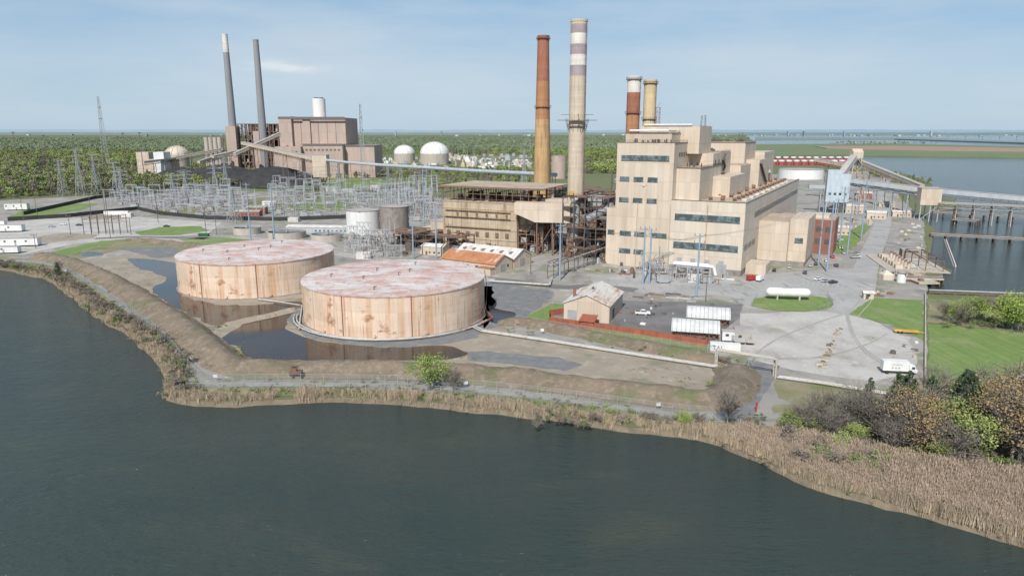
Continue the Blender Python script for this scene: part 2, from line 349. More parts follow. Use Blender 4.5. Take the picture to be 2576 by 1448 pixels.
# ================= camera, world, sun
cam=bpy.data.cameras.new('camera'); co=bpy.data.objects.new('camera',cam); COL.objects.link(co)
co.location=(0,0,H); co.rotation_euler=(pi/2-TH,0,0); cam.sensor_width=36; cam.lens=36*F/2576; cam.clip_start=1; cam.clip_end=200000
scene.camera=co
SAZ=radians(196); SEL=radians(44)
sd=Vector((sin(SAZ)*cos(SEL),cos(SAZ)*cos(SEL),sin(SEL)))
sl=bpy.data.lights.new('sun','SUN'); sl.energy=5.0; sl.angle=radians(.5); sl.color=(1,.955,.89)
so=bpy.data.objects.new('sun',sl); COL.objects.link(so); so.rotation_euler=sd.to_track_quat('Z','Y').to_euler(); so.location=(0,-100,300)
w=bpy.data.worlds.new('World'); scene.world=w; w.use_nodes=True; nt=w.node_tree; nt.nodes.clear(); L=nt.links.new
wo=nd(nt,'ShaderNodeOutputWorld'); bg=nd(nt,'ShaderNodeBackground'); L(bg.outputs[0],wo.inputs[0]); bg.inputs[1].default_value=.1
sk=nd(nt,'ShaderNodeTexSky',sky_type='NISHITA',sun_disc=False,sun_elevation=SEL,sun_rotation=SAZ,altitude=70,air_density=1.0,dust_density=.3,ozone_density=2.5)
tc=nd(nt,'ShaderNodeTexCoord')
def wm(op,a,b=None,c=None):
    q=nd(nt,'ShaderNodeMath',operation=op)
    for i,x in enumerate((a,b,c)):
        if x is None: continue
        if hasattr(x,'links'): L(x,q.inputs[i])
        else: q.inputs[i].default_value=x
    return q.outputs[0]
def wmix(f,a,b):
    x=nd(nt,'ShaderNodeMix',data_type='RGBA'); L(f,x.inputs[0]); L(a,x.inputs[6]); x.inputs[7].default_value=b; return x.outputs[2]
sx=nd(nt,'ShaderNodeSeparateXYZ'); L(tc.outputs['Generated'],sx.inputs[0])
hz=nd(nt,'ShaderNodeMapRange'); hz.interpolation_type='SMOOTHSTEP'; L(sx.outputs[2],hz.inputs[0]); hz.inputs[1].default_value=0; hz.inputs[2].default_value=.24; hz.inputs[3].default_value=0; hz.inputs[4].default_value=1
base_=nd(nt,'ShaderNodeMix',data_type='RGBA'); L(hz.outputs[0],base_.inputs[0]); base_.inputs[6].default_value=(4.5,6.0,7.4,1); base_.inputs[7].default_value=(2.6,4.6,7.0,1)
bz=nd(nt,'ShaderNodeMapRange'); L(sx.outputs[2],bz.inputs[0]); bz.inputs[1].default_value=0; bz.inputs[2].default_value=.6; bz.inputs[3].default_value=.9; bz.inputs[4].default_value=.15
b1=nd(nt,'ShaderNodeMix',data_type='RGBA'); L(bz.outputs[0],b1.inputs[0]); L(sk.outputs[0],b1.inputs[6]); L(base_.outputs[2],b1.inputs[7]); c1=b1.outputs[2]
mp=nd(nt,'ShaderNodeMapping'); mp.inputs['Scale'].default_value=(1.1,1.1,6); mp.inputs['Rotation'].default_value=(0.12,.16,0); L(tc.outputs['Generated'],mp.inputs[0])
nz=nd(nt,'ShaderNodeTexNoise'); nz.inputs['Scale'].default_value=1.6; nz.inputs['Detail'].default_value=7; nz.inputs['Roughness'].default_value=.55; L(mp.outputs[0],nz.inputs['Vector'])
mr=nd(nt,'ShaderNodeMapRange'); L(nz.outputs[0],mr.inputs[0]); mr.inputs[1].default_value=.44; mr.inputs[2].default_value=.72; mr.inputs[3].default_value=0; mr.inputs[4].default_value=.75
c2=wmix(mr.outputs[0],c1,(6.0,6.95,7.8,1))
cd=Vector(((720-1288)/F,C0-(168-724)/F*S0,-S0-(168-724)/F*C0)).normalized()
ax_=wm('DIVIDE',wm('SUBTRACT',sx.outputs[0],cd.x),.042); az_=wm('DIVIDE',wm('SUBTRACT',sx.outputs[2],cd.z),.006)
g_=wm('EXPONENT',wm('MULTIPLY',wm('ADD',wm('MULTIPLY',ax_,ax_),wm('MULTIPLY',az_,az_)),-1.0))
n3=nd(nt,'ShaderNodeTexNoise'); n3.inputs['Scale'].default_value=20; n3.inputs['Detail'].default_value=6
m3=nd(nt,'ShaderNodeMapping'); m3.inputs['Scale'].default_value=(1,1,4); L(tc.outputs['Generated'],m3.inputs[0]); L(m3.outputs[0],n3.inputs['Vector'])
cf=wm('MULTIPLY',wm('MULTIPLY',g_,wm('MULTIPLY_ADD',n3.outputs[0],5.5,-2.0)),wm('GREATER_THAN',sx.outputs[1],0)); 
cfc=nd(nt,'ShaderNodeClamp'); L(cf,cfc.inputs[0]); cfc.inputs[2].default_value=.7
c3=wmix(cfc.outputs[0],c2,(8.0,8.4,8.7,1))
L(c3,bg.inputs[0])
scene.view_settings.view_transform='Standard'; scene.view_settings.look='None'; scene.view_settings.exposure=0; scene.view_settings.gamma=1
# ================= water and land
def bigsheet(name,pts,m):
    me=bpy.data.meshes.new(name); me.from_pydata(pts,[],[tuple(range(len(pts)))]); me.materials.append(M[m]); o=bpy.data.objects.new(name,me); COL.objects.link(o); return o
WZ=-1.2
bigsheet('river_water',[(-90000,-500,WZ),(90000,-500,WZ),(90000,90000,WZ),(-90000,90000,WZ)],'river_water')
shore_px=[(-420,640),(-200,655),(0,672),(60,685),(130,700),(190,745),(250,790),(330,835),(390,890),(420,930),(428,985),(470,1006),(600,1008),(760,1001),(900,1000),(1060,1010),(1140,1018),(1260,1030),(1400,1045),(1560,1068),(1700,1082),(1770,1095),(1870,1130),(1960,1170),(2060,1212),(2200,1250),(2350,1290),(2470,1325),(2576,1352),(2800,1420),(3100,1470)]
sh0=dens(crom(GG(shore_px,0),4),2.5); shore=[]
for q in sh0:
    n_=noise.noise_vector(Vector((q.x*.11,q.y*.11,2))); n2_=noise.noise_vector(Vector((q.x*.4,q.y*.4,2)))
    shore.append(Vector((q.x+n_.x*1.3+n2_.x*.6,q.y+n_.y*1.3+n2_.y*.6,0)))
right_px=[(3100,800),(2800,765),(2600,745),(2450,738),(2335,728),(2330,700),(2372,690),(2368,672),(2335,660),(2345,600),(2352,575),(2330,560),(2330,530),(2420,520),(2400,500),(2330,485),(2345,462),(2290,440),(2200,425),(2120,418),(2060,415),(2040,402)]
right=[Vector(q) for q in GG(right_px,0)]
land=[Vector((-60000,shore[0].y,0))]+shore+right+[Vector(G(1880,398)),Vector(G(1860,365)),Vector(G(1880,340)),Vector((12000,60000,0)),Vector((-60000,60000,0))]
land=[(q.x,q.y,0) for q in land]
g=bigsheet('ground',land,'forest_floor')
def bank(name,P,m,out=2.5,sgn=1):
    vs=[];fs=[];n=len(P)
    for i,q in enumerate(P):
        d=(P[min(i+1,n-1)]-P[max(i-1,0)]).normalized(); nn=Vector((d.y,-d.x,0))*sgn
        vs+=[(q.x-nn.x*.3,q.y-nn.y*.3,.02),(q.x+nn.x*out*.5,q.y+nn.y*out*.5,-.7),(q.x+nn.x*out,q.y+nn.y*out,-1.9)]
        if i: fs+=[(3*i-3,3*i-2,3*i+1,3*i),(3*i-2,3*i-1,3*i+2,3*i+1)]
    me=bpy.data.meshes.new(name); me.from_pydata(vs,[],fs); me.materials.append(M[m]); o=bpy.data.objects.new(name,me); COL.objects.link(o)
bank('shore_bank',shore,'mud_bank',1.6,1)
bank('quay_wall',right,'dark_concrete',.3,1)
def island(name,px,m,h=0):
    P=[Vector(q) for q in GG(px)]
    P=[(q.x,q.y,h) for q in P]; n=len(P)
    vs=P+[(x,y,-2) for x,y,_ in P]; fs=[tuple(range(n))]+[(i,(i+1)%n,n+(i+1)%n,n+i) for i in range(n)]
    me=bpy.data.meshes.new(name); me.from_pydata(vs,[],fs); me.materials.append(M[m]); o=bpy.data.objects.new(name,me); COL.objects.link(o)
island('containment_island',[(1880,400),(2000,393),(2130,391),(2576,396),(3200,402),(3200,378),(2576,370),(2250,362),(1900,364)],'far_grass',2)
island('sand_flat',[(2080,376),(2400,382),(3200,388),(3200,382),(2576,375),(2250,369),(2050,370)],'far_sand',4)
island('far_peninsula',[(1900,352),(2250,351),(2560,361),(2700,366),(2560,357),(2300,347),(1900,346)],'far_shore_hazy',5)
def hills(name,x0,x1,Y,z0,amp,m,seed,step=150):
    vs=[];fs=[];n=int((x1-x0)/step)
    for i in range(n+1):
        x=x0+(x1-x0)*i/n; h=z0+amp*(noise.noise(Vector((x*.0006,seed,0)))+.5*noise.noise(Vector((x*.003,seed,5)))+.25*noise.noise(Vector((x*.02,seed,5))))
        vs+=[(x,Y,-2),(x,Y,h),(x,Y+1500,h*.9)]
        if i: fs+=[(3*i-3,3*i,3*i+1,3*i-2),(3*i-2,3*i+1,3*i+2,3*i-1)]
    me=bpy.data.meshes.new(name); me.from_pydata(vs,[],fs); me.materials.append(M[m]); o=bpy.data.objects.new(name,me); COL.objects.link(o)
hills('distant_hills',-22000,22000,22000,86,34,'far_hill_hazy',1)
hills('distant_shoreline',-14000,14000,11000,34,14,'far_shore_hazy',4,80)
# ground zones
Z=.02
sheet('gravel_yard',GG([(-300,650),(40,655),(170,690),(330,765),(450,880),(470,965),(900,975),(1300,1000),(1780,1060),(1960,1075),(2230,1010),(2330,980),(2330,735),(2325,560),(2200,430),(1900,440),(1560,520),(1200,500),(600,480),(240,492),(-300,520)]),Z,'yard_gravel')
sheet('dry_grass_strip',GG([(-300,640),(0,645),(100,655),(200,670),(300,725),(420,820),(480,900),(500,960),(900,975),(1300,995),(1780,1060),(1900,1080),(2150,1110),(2576,1190),(2900,1260),(3100,1440),(2800,1400),(2576,1335),(2350,1276),(2060,1200),(1770,1085),(1560,1056),(1140,1008),(900,992),(470,998),(436,975),(428,930),(395,885),(335,828),(255,783),(190,738),(130,694),(0,668),(-300,658)]),Z*2,'rough_grass')
sheet('tank_basin',GG([(150,660),(330,640),(460,640),(900,690),(1240,712),(1400,740),(1350,790),(1250,800),(1290,840),(1800,925),(1820,985),(1500,970),(1000,930),(560,915),(420,800),(280,720)]),Z*2+.01,'basin_dirt')
sheet('dark_gravel_patch',GG([(1165,882),(1250,885),(1400,900),(1470,918),(1420,930),(1300,920),(1180,905)]),Z*3+.01,'dark_gravel',3,3)
sheet('dark_gravel_patch',GG([(1225,705),(1400,735),(1330,795),(1270,815),(1220,830),(1200,740)]),Z*3+.01,'dark_gravel',2)
sheet('dark_gravel_patch',GG([(300,625),(430,620),(470,640),(400,650)]),Z*3+.01,'dark_gravel',2)
sheet('dark_gravel_patch',GG([(720,800),(770,850),(990,885),(1200,850),(1240,800),(1240,720),(900,700),(740,730)]),Z*3+.01,'dark_gravel',1.5)
sheet('dirt_patch',GG([(440,700),(440,750),(640,782),(800,765),(850,700),(640,630),(460,660)]),Z*3+.015,'basin_dirt',1.5)
sheet('puddle',GG([(318,650),(375,652),(440,662),(462,690),(455,735),(520,762),(640,768),(745,757),(762,770),(700,792),(640,798),(540,822),(500,800),(440,775),(400,745),(385,722),(420,700),(400,690),(345,672)]),Z*4+.01,'puddle',2.2,2,True)
sheet('puddle',GG([(560,850),(620,812),(700,787),(745,778),(722,820),(770,850),(860,866),(990,874),(1100,870),(1165,880),(1155,900),(1000,905),(760,907),(640,905),(590,880)]),Z*4+.01,'puddle',2.2,2,True)
sheet('puddle',GG([(1228,768),(1260,778),(1300,790),(1262,812),(1232,806)]),Z*4+.01,'puddle',1.5,2,True)
sheet('puddle',GG([(195,636),(240,634),(262,640),(215,645)]),Z*4+.01,'puddle',1.5,2,True)
sheet('gravel_lot',GG([(1870,790),(1990,785),(2130,782),(2220,815),(2240,832),(2290,850),(2310,900),(2300,945),(2150,955),(1990,930),(1900,905),(1850,880),(1860,830)]),Z*2,'light_gravel',2)
sheet('storage_yard_pavement',GG([(1392,792),(1450,752),(1870,765),(1860,800),(1780,864)]),Z*3,'asphalt',.5)
sheet('plant_apron',GG([(1480,690),(1700,690),(1860,720),(1920,690),(2200,670),(2180,740),(2140,775),(1880,775),(1840,745),(1640,740),(1500,720)]),Z*2,'concrete_road',1.5)
sheet('laydown_pad',GG([(1470,725),(1640,742),(1860,752),(1850,762),(1450,748)]),Z*3+.012,'yard_gravel',1.5)
ribbon('plant_road',GG([(2120,790),(2160,745),(2175,690),(2190,640),(2215,580),(2225,530),(2215,480),(2235,445)]),11,Z*3,'concrete_road',kerb=True)
ribbon('service_road',GG([(1640,735),(1720,720),(1790,712),(1900,705),(2000,690),(2160,690)]),8,Z*3+.005,'concrete_road')
ribbon('basin_road',GG([(1220,700),(1330,712),(1420,722),(1500,720),(1600,730)]),8,Z*4+.005,'asphalt')
ribbon('plant_road',GG([(340,600),(500,605),(640,600),(860,640),(1000,660),(1130,675),(1200,700),(1240,705)]),7,Z*4+.015,'concrete_road',kerb=True)
ribbon('asphalt_drive',GG([(240,600),(360,596),(520,600)]),7,Z*4+.02,'asphalt')
sheet('parking_lot',GG([(-200,575),(120,550),(330,545),(560,560),(520,590),(320,600),(180,615),(60,640),(-200,640)]),Z*3,'light_gravel')
sheet('dirt_patch',GG([(60,600),(160,585),(250,590),(230,600),(110,612)]),Z*4,'basin_dirt',2,3)
sheet('grass_patch',GG([(335,585),(400,572),(500,568),(530,580),(450,592),(360,592)]),Z*5,'lawn',2,3)
sheet('grass_patch',GG([(455,600),(560,596),(640,605),(560,615),(470,612)]),Z*5,'lawn',2,3)
sheet('grass_patch',GG([(20,545),(60,528),(180,512),(250,512),(200,530),(90,546)]),Z*5,'lawn',2,3)
sheet('grass_patch',GG([(60,655),(180,640),(320,600),(470,612),(560,622),(470,632),(330,622),(210,650),(150,660)]),Z*3,'rough_grass',2,3)
sheet('grass_patch',GG([(100,640),(250,606),(310,602),(200,635),(110,650)]),Z*4,'lawn',2,3)
sheet('grass_field',GG([(560,470),(700,455),(860,447),(960,450),(1010,460),(960,478),(800,476),(640,480)]),Z*2,'lawn',4,6)
sheet('grass_field',GG([(600,500),(760,492),(880,500),(860,530),(640,528)]),Z*3,'rough_grass',3,6)
sheet('grass_field',GG([(780,478),(960,480),(1080,486),(1060,500),(900,498),(760,490)]),Z*3,'lawn',3,6)
sheet('grass_field',GG([(680,512),(800,505),(900,512),(880,528),(760,532)]),Z*4,'lawn',3,6)
sheet('grass_field',GG([(360,494),(470,482),(560,478),(600,486),(480,494)]),Z*3,'lawn',3,6)
sheet('substation_yard',GG([(240,512),(400,492),(560,484),(620,500),(620,545),(520,548),(400,535),(330,522)]),Z*3+.005,'path_gravel',2,6)
sheet('grass_patch',GG([(400,528),(500,520),(560,528),(500,540),(420,536)]),Z*4+.003,'rough_grass',3,4)
sheet('grass_patch',GG([(1310,802),(1395,762),(1425,768),(1380,806),(1780,870),(1790,885),(1500,848)]),Z*4,'lawn',.8,2)
sheet('grass_patch',GG([(1890,770),(1905,750),(1990,742),(2080,750),(2095,768),(2060,780),(1960,782)]),Z*5,'lawn',.8,2,True)
sheet('grass_patch',GG([(2140,720),(2185,690),(2200,640),(2230,600),(2225,640),(2205,700),(2180,735)]),Z*2+.01,'rough_grass',1,3)
sheet('grass_patch',GG([(2080,620),(2170,560),(2190,570),(2150,620),(2110,640)]),Z*5,'lawn',1.5,3)
sheet('mown_lawn',GG([(2335,815),(2576,835),(2900,880),(2900,1010),(2576,960),(2335,975)]),Z*3,'lawn',1)
sheet('rough_meadow',GG([(2335,752),(2576,760),(2900,785),(2900,880),(2576,835),(2335,812)]),Z*3,'rough_grass',1)
sheet('grass_patch',GG([(2140,790),(2190,748),(2325,755),(2325,860),(2290,840),(2230,815)]),Z*4,'lawn',1.5,3)
sheet('grass_patch',GG([(1950,955),(2300,985),(2330,950),(2330,1040),(2100,1050),(1960,1000)]),Z*3,'rough_grass',1.5,3)
sheet('woodland_floor',GG([(1950,1020),(2330,980),(2900,1010),(3000,1300),(2576,1195),(2200,1130),(1950,1090)]),Z*3+.005,'rough_grass',1.5,3)
ribbon('perimeter_path',GG([(-200,645),(45,655),(150,672),(230,712),(320,775),(400,835),(445,895),(470,940),(520,967),(700,966),(1000,970),(1250,988),(1450,1010),(1650,1040),(1850,1054),(1980,1045)]),3.4,Z*3+.016,'path_gravel',.8)
ribbon('perimeter_path',GG([(1855,1050),(1880,1000),(1915,950),(1930,915)]),7,Z*4,'dark_gravel',.5)
ribbon('shell_path',GG([(2400,1090),(2500,1000),(2600,930)]),2.5,Z*5,'light_gravel',.3)
for k,P in enumerate(([(1900,890),(1960,850),(2060,810),(2140,780),(2170,740)],[(2290,940),(2200,900),(2150,850),(2130,790)],[(1930,900),(2050,900),(2170,870),(2230,840)])):
    base_pts=crom(GG(P),6)
    for off in (-.9,.9):
        ribbon('wheel_track',[(q.x+off*.7,q.y+off*.7,0) for q in base_pts],.45,Z*4+.03+.004*k+(.002 if off>0 else 0),'worn_gravel',.3,1)
T=Thing('parking_markings'); a=Vector(G(2020,716)); b=Vector(G(2120,722))
for i in range(9):
    q=a.lerp(b,i/8); T('lines','line_paint').beam((q.x,q.y,.09),(q.x+2.2,q.y+4.5,.09),.14,.01)
a=Vector(G(2085,690)); b=Vector(G(2130,650))
for i in range(8):
    q=a.lerp(b,i/7); T('lines').beam((q.x,q.y,.09),(q.x+4.5,q.y-1.5,.09),.14,.01)
T.done()
# berms
B=[]
B+=berm('earth_berm',GG([(95,646),(180,664),(280,708),(372,765),(455,818),(525,875),(580,918),(650,932),(800,934),(1000,937),(1200,946),(1400,968),(1600,994),(1770,1010),(1830,995),(1855,955),(1850,925)]),7.2,3.3)
B+=berm('earth_berm',GG([(535,828),(620,808),(700,790),(765,772)]),3,1.3,'basin_dirt')
B+=berm('earth_berm',GG([(1250,812),(1330,815),(1500,850),(1650,880),(1830,912)]),5,2.2)
B+=berm('earth_berm',GG([(330,604),(420,612),(560,628),(640,636)]),5,2)
# fences
fence('chain_link_fence',crom(GG([(20,662),(100,667),(165,682),(240,728),(330,785),(405,840),(450,893),(500,948),(560,960),(700,960),(1000,963),(1250,981),(1450,1004),(1650,1032),(1790,1046)]),2),2.4,3)
fence('chain_link_fence',crom(GG([(470,978),(1000,980),(1250,999),(1450,1021),(1650,1050),(1800,1065),(2000,1060)]),2),1.8,4)
fence('chain_link_fence',GG([(1845,990),(1900,905),(1950,915)]),2.4,3)
fence('chain_link_fence',GG([(1300,808),(1780,884),(1840,880)]),2.2,3)
fence('chain_link_fence',GG([(1888,770),(1905,748),(2080,742),(2096,768),(2060,779)]),1.8,3)
fence('corrugated_fence',GG([(1382,795),(1382,812),(1500,828),(1640,848),(1778,872),(1782,858)]),2.4,3,'rust_steel','red_rust')
fence('corrugated_fence',GG([(1382,795),(1418,790)]),2.4,3,'rust_steel','red_rust')
fence('security_fence',GG([(20,556),(170,547),(345,528),(400,540),(520,552),(700,556),(870,550)]),3.2,6,'black_fence','black_fence')
fence('security_fence',GG([(60,541),(240,500),(420,483),(560,474),(760,478),(1060,492)]),3.2,6,'black_fence','black_fence')
# ================= storage tanks
def storage_tank(cx,cy,r,h,stair):
    T=Thing('storage_tank',(cx,cy,0))
    n=96
    T('shell','tank_wall').cyl(0,0,.1,h,r,r,n,False)
    p=T('roof','tank_roof'); vs=[];fs=[]
    rings=[r+.12,r*.75,r*.5,r*.25,.01]
    for k,q in enumerate(rings): vs+=[(q*cos(2*pi*i/n),q*sin(2*pi*i/n),h+.02+1.3*(1-q/r)) for i in range(n)]
    for k in range(4):
        for i in range(n): fs.append((k*n+i,k*n+(i+1)%n,(k+1)*n+(i+1)%n,(k+1)*n+i))
    p.add(vs,fs); p.ring(0,0,h-.35,h-.02,r+.02,r+.22,n)
    T('foundation','dark_concrete').ring(0,0,0,.35,r-.5,r+.9,n)
    q=T('vents','dark_steel')
    for a,d in ((0.4,6),(2.6,9),(3.9,14),(5.2,5),(1.3,20),(4.6,26),(3.3,24)):
        x,y=d*cos(a),d*sin(a); z=h+1.3*(1-d/r)
        q.cyl(x,y,z,z+1.2,.18,n=8); q.beam((x,y,z+1.2),(x+.8,y+.2,z+1.0),.16,n=8)
    s=T('ladder','rust_steel')
    for k in range(40):
        a=stair+k*.013; b=stair+(k+1)*.013; z0=h*k/40; z1=h*(k+1)/40
        s.beam(((r+.9)*cos(a),(r+.9)*sin(a),z0),((r+.9)*cos(b),(r+.9)*sin(b),z1),.12,.4)
        s.beam(((r+1)*cos(a),(r+1)*sin(a),z0+1),((r+1)*cos(b),(r+1)*sin(b),z1+1),.07)
    for a in (-1.95,-1.25,-.3):
        s2=T('downpipe','red_rust'); s2.beam(((r+.25)*cos(a),(r+.25)*sin(a),.3),((r+.25)*cos(a),(r+.25)*sin(a),h),.11,n=8)
    for z in (2.6,5.1,7.5,9.9,12.4): T('plate_seams','tank_wall').ring(0,0,z,z+.07,r+.0,r+.045,n)
    mh=T('manways','tank_wall')
    for a in (-1.62,-1.1,-2.2):
        mh.beam((r*cos(a),r*sin(a),1.2),((r+.5)*cos(a),(r+.5)*sin(a),1.2),.6,n=16)
    return T.done()
TX2,TY2=-45.6,263; TX1,TY1=-119.5,320
storage_tank(TX1,TY1,34.8,15,-.5)
storage_tank(TX2,TY2,34.8,15,-.25)
def pipe(name,pts,r,m='pipe_paint',sup=6,n=8,cnt=1,gap=1):
    T=Thing(name)
    for k in range(cnt):
        P=[Vector(p)+Vector((gap*k*.7,gap*k*.7,0)) for p in pts]
        T('pipe',m).tube(P,r,n)
    if sup:
        for q in dens(pts,sup): T('supports','rust_steel').beam((q.x,q.y,0),(q.x,q.y,q.z),.18)
    T.done()
arc=[(TX2+38.5*cos(a),TY2+38.5*sin(a),.9) for a in [radians(-172+8*i) for i in range(20)]]
pipe('pipeline',arc,.26,cnt=2,gap=1.2)
pipe('pipeline',GG([(650,752),(690,757),(760,768)],.9)+[G(752,826,.9)],.26)
pipe('red_pipe',GG([(1212,770),(1240,798),(1215,812),(1170,825)],.9),.3,'red_rust')
pipe('pipeline',GG([(1190,822),(1210,832),(1400,860),(1600,892),(1800,922)],.8),.26,cnt=2,gap=1.3)
pipe('pipeline',GG([(1955,948),(2060,962),(2230,990)],.8),.26,cnt=2,gap=1.3)
pipe('pipeline',GG([(2328,735),(2328,860),(2328,970)],.8),.28,'concrete')
pipe('pipeline',GG([(1230,706),(1380,716),(1385,700)],1.2),.3,'pipe_paint',cnt=2,gap=1)
T=Thing('pipe_gantry'); a=G(1802,925);b=G(1950,950)
for k in (0,1.5):
    T('frame','concrete').tube([(a[0],a[1]+k,0),(a[0],a[1]+k,5.6),(b[0],b[1]+k,5.6),(b[0],b[1]+k,0)],.28,8)
T('braces','rust_steel').beam((a[0],a[1],3),(a[0],a[1]+1.5,3),.2); T('braces').beam((b[0],b[1],3),(b[0],b[1]+1.5,3),.2)
T.done()
# ================= powerhouse
PA=-radians(29); PO=(112,332,0)
T=Thing('power_plant_building',PO,PA)
w_=T('walls','siding'); wl=T('turbine_hall_walls','siding_light')
wl.box(-36,0,0,195,3,35); T('base','dark_concrete').box(-35.9,-.1,.1,195,0,3)
r=T('roof','roof_tan'); r.box(-35,-1,1,194,35,35.3)
wl.box(-36,0,0,.6,35,36.1); wl.box(-.6,0,.6,195,35,36.1); wl.box(-36,-35.4,.6,20,35,36.1)
w_.box(-66,-36.05,.2,32,0,63)
w_.box(-71,-66.05,1,40,0,30)
w_.box(-36,-24,6,60,35.3,51.5)
w_.box(-60,-24.1,32.1,75,35.3,58)
w_.box(-24,-15,34,74,35.3,46)
w_.box(-60,-18,75.1,105,35.3,50)
w_.box(-60,-22,105.1,140,35.3,62.5)
w_.box(-22,-14,112,138,35.3,52)
w_.box(-60,-16,140.1,180,35.3,56)
w_.box(-66,-36.1,32.1,190,0,35.2)
w_.box(-64.5,-40,8,31,63.05,68.6); w_.box(-62,-30,24,50,58.05,72); w_.box(-58,-46,52,72,58.05,68)
rr=T('upper_roofs','roof_tan')
for a in ((-65.4,-36.6,.8,31.4,63.3),(-35.4,-24.6,6.6,59.4,51.8),(-59.4,-24.7,50.5,74.4,58.3),(-63.9,-40.6,8.6,23.9,68.9),(-61.4,-30.6,24.6,49.4,72.3),(-59,-23,106,139,62.8),(-59,-19,76,104,50.3),(-70.5,-66.5,1.5,39,30.3)):
    rr.box(a[0],a[1],a[2],a[3],a[4]-.6,a[4])
w_.box(-66,-36.05,.2,.7,63,64); w_.box(-36.6,-36.05,.7,32,63,64)
cp=T('copings','dark_steel')
for (x0,x1,y0,y1,z) in ((-66.1,-35.95,.1,31.9,64.02),(-36.1,-23.9,5.9,60,51.52),(-36.1,.1,-.1,195,36.12),(-64.6,-39.9,7.9,31,68.62),(-60.1,-21.9,105,140,62.52)):
    cp.beam((x0,y0,z),(x1,y0,z),.25,.2); cp.beam((x1,y0+.15,z),(x1,y1,z),.25,.2)
g1=T('strip_windows','glass_teal'); fr=T('window_frames','dark_steel')
def strip(x0,x1,z0,z1,n=0,y=0):
    g1.box(x0,x1,y-.06,y+.1,z0,z1); n=n or int((x1-x0)/1.3)
    for i in range(n+1):
        x=x0+(x1-x0)*i/n; fr.box(x-.06,x+.06,y-.12,y+.05,z0,z1)
    fr.box(x0-.1,x1+.1,y-.14,y+.05,(z0+z1)/2-.05,(z0+z1)/2+.05); fr.box(x0-.2,x1+.2,y-.3,y,z0-.2,z0-.02)
strip(-34,-2.2,26.2,29.2); strip(-34,-2.2,12,15)
strip(-63.5,-38.5,55,57.6,y=.2)
for z,rows in ((44.5,((-64,-59),(-56.5,-51.5),(-49,-44))),(33.8,((-64,-59),(-56.5,-51.5),(-49,-44))),(16.3,((-70,-66.5),(-63,-57),(-55,-49),(-46,-38))),(7,((-63,-57),(-55,-49)))):
    for a,b in rows: strip(a,b,z,z+2.2,y=.95 if a<-66 else .2)
def stripx(x,y0,y1,z0,z1):
    g1.box(x-.1,x+.06,y0,y1,z0,z1)
    n=int((y1-y0)/1.6)
    for i in range(n+1): q=y0+(y1-y0)*i/n; fr.box(x-.05,x+.12,q-.06,q+.06,z0,z1)
    fr.box(x-.05,x+.14,y0,y1,(z0+z1)/2-.05,(z0+z1)/2+.05)
stripx(0,26,190,26.2,29.2); stripx(0,4,12,12,15); stripx(0,14,22,12,15); stripx(0,24,32,12,15)
stripx(-24,40,46,40,43)
pb=T('small_windows','dark_steel')
for k in range(5): pb.box(-36.02,-35.9,9+4*k,11+4*k,57,59)
for k in range(3): pb.box(-24.12,-23.9,36+8*k,38+8*k,52,54.5)
w_.box(.05,15,42,80,2,23); w_.box(15.05,24,46,80,2,24.5); T('base').box(.2,23.9,42.2,79.9,0,2); rr.box(.6,14.4,42.6,79.4,22.6,23.3); strip(18,22,12,14.5,y=46)
w_.box(.3,10,10,24,0,5)
T('brick_wing','brick').box(2,34,88,112,0,20); T('brick_wing').box(2,22,112.1,150,0,15); rr.box(2.5,33.5,88.5,111.5,20,20.4)
for k in range(6): fr.box(4+5*k,6.5+5*k,87.9,88.05,6,9); fr.box(4+5*k,6.5+5*k,87.9,88.05,13,16)
for k in range(4): fr.box(33.95,34.1,91+5*k,93+5*k,13,16)
wl.box(16,30,92,108,20.45,22)
rf=T('roof_fans','rust_steel'); RR=random.Random(3)
for k in range(17):
    y=14+k*10.5
    for x in ((-8,-16) if k%2 else (-8,-14,-20)):
        if y<60 and x<-20: continue
        rf.cyl(x,y,35.3,36.3,.9,n=10); rf.cyl(x,y,36.3,37.0,1.35,1.0,n=10)
rs=T('roof_skylights','roof_white')
for k in range(9): rs.box(-5.4,-3.2,18+k*18,26+k*18,35.3,36)
rl=T('railings','dark_steel')
for (x0,x1,y0,y1,z) in ((-66,-36.2,.4,31,64),(-36,-24,6.2,58,51.5),(-60,-24.3,50,74,58),(-64,-40.3,8.2,29,68.6),(-60,-22.2,105.3,139,62.5)):
    for h in (.6,1.2):
        rl.beam((x0,y0,z+h),(x1,y0,z+h),.09); rl.beam((x1,y0,z+h),(x1,y1,z+h),.09)
    for q in dens([(x0,y0,z),(x1,y0,z),(x1,y1,z)],2): rl.beam(q,(q.x,q.y,z+1.2),.09)
for k in range(16):
    x=-64+RR.random()*26; y=2+RR.random()*3; rl.cyl(x,y,63,64.5+RR.random()*1.5,.25+.3*RR.random(),n=8)
for k in range(10): x=-33+RR.random()*8; y=8+RR.random()*40; rl.cyl(x,y,51.5,53+RR.random(),.3,n=8)
for k in range(14): x=-50+RR.random()*24; y=52+RR.random()*20; rl.box(x,x+1.2,y,y+1.5,58,59.5+RR.random())
for k in range(16): x=-58+RR.random()*34; y=108+RR.random()*28; rl.box(x,x+1.5,y,y+1.5,62.5,64+RR.random())
for (x,y,z) in ((-34,46,72),(-28,120,62.5)):
    for sx_,sy_ in ((-1,-1),(1,-1),(1,1),(-1,1)): rl.beam((x+1.2*sx_,y+1.2*sy_,z),(x+.9*sx_,y+.9*sy_,z+6),.16)
    for k in range(4): rl.beam((x-1.2,y-1.2,z+k*1.5),(x+1.2,y-1.2,z+k*1.5+1.5),.1); rl.beam((x+1.2,y-1.2,z+k*1.5),(x+1.2,y+1.2,z+k*1.5+1.5),.1)
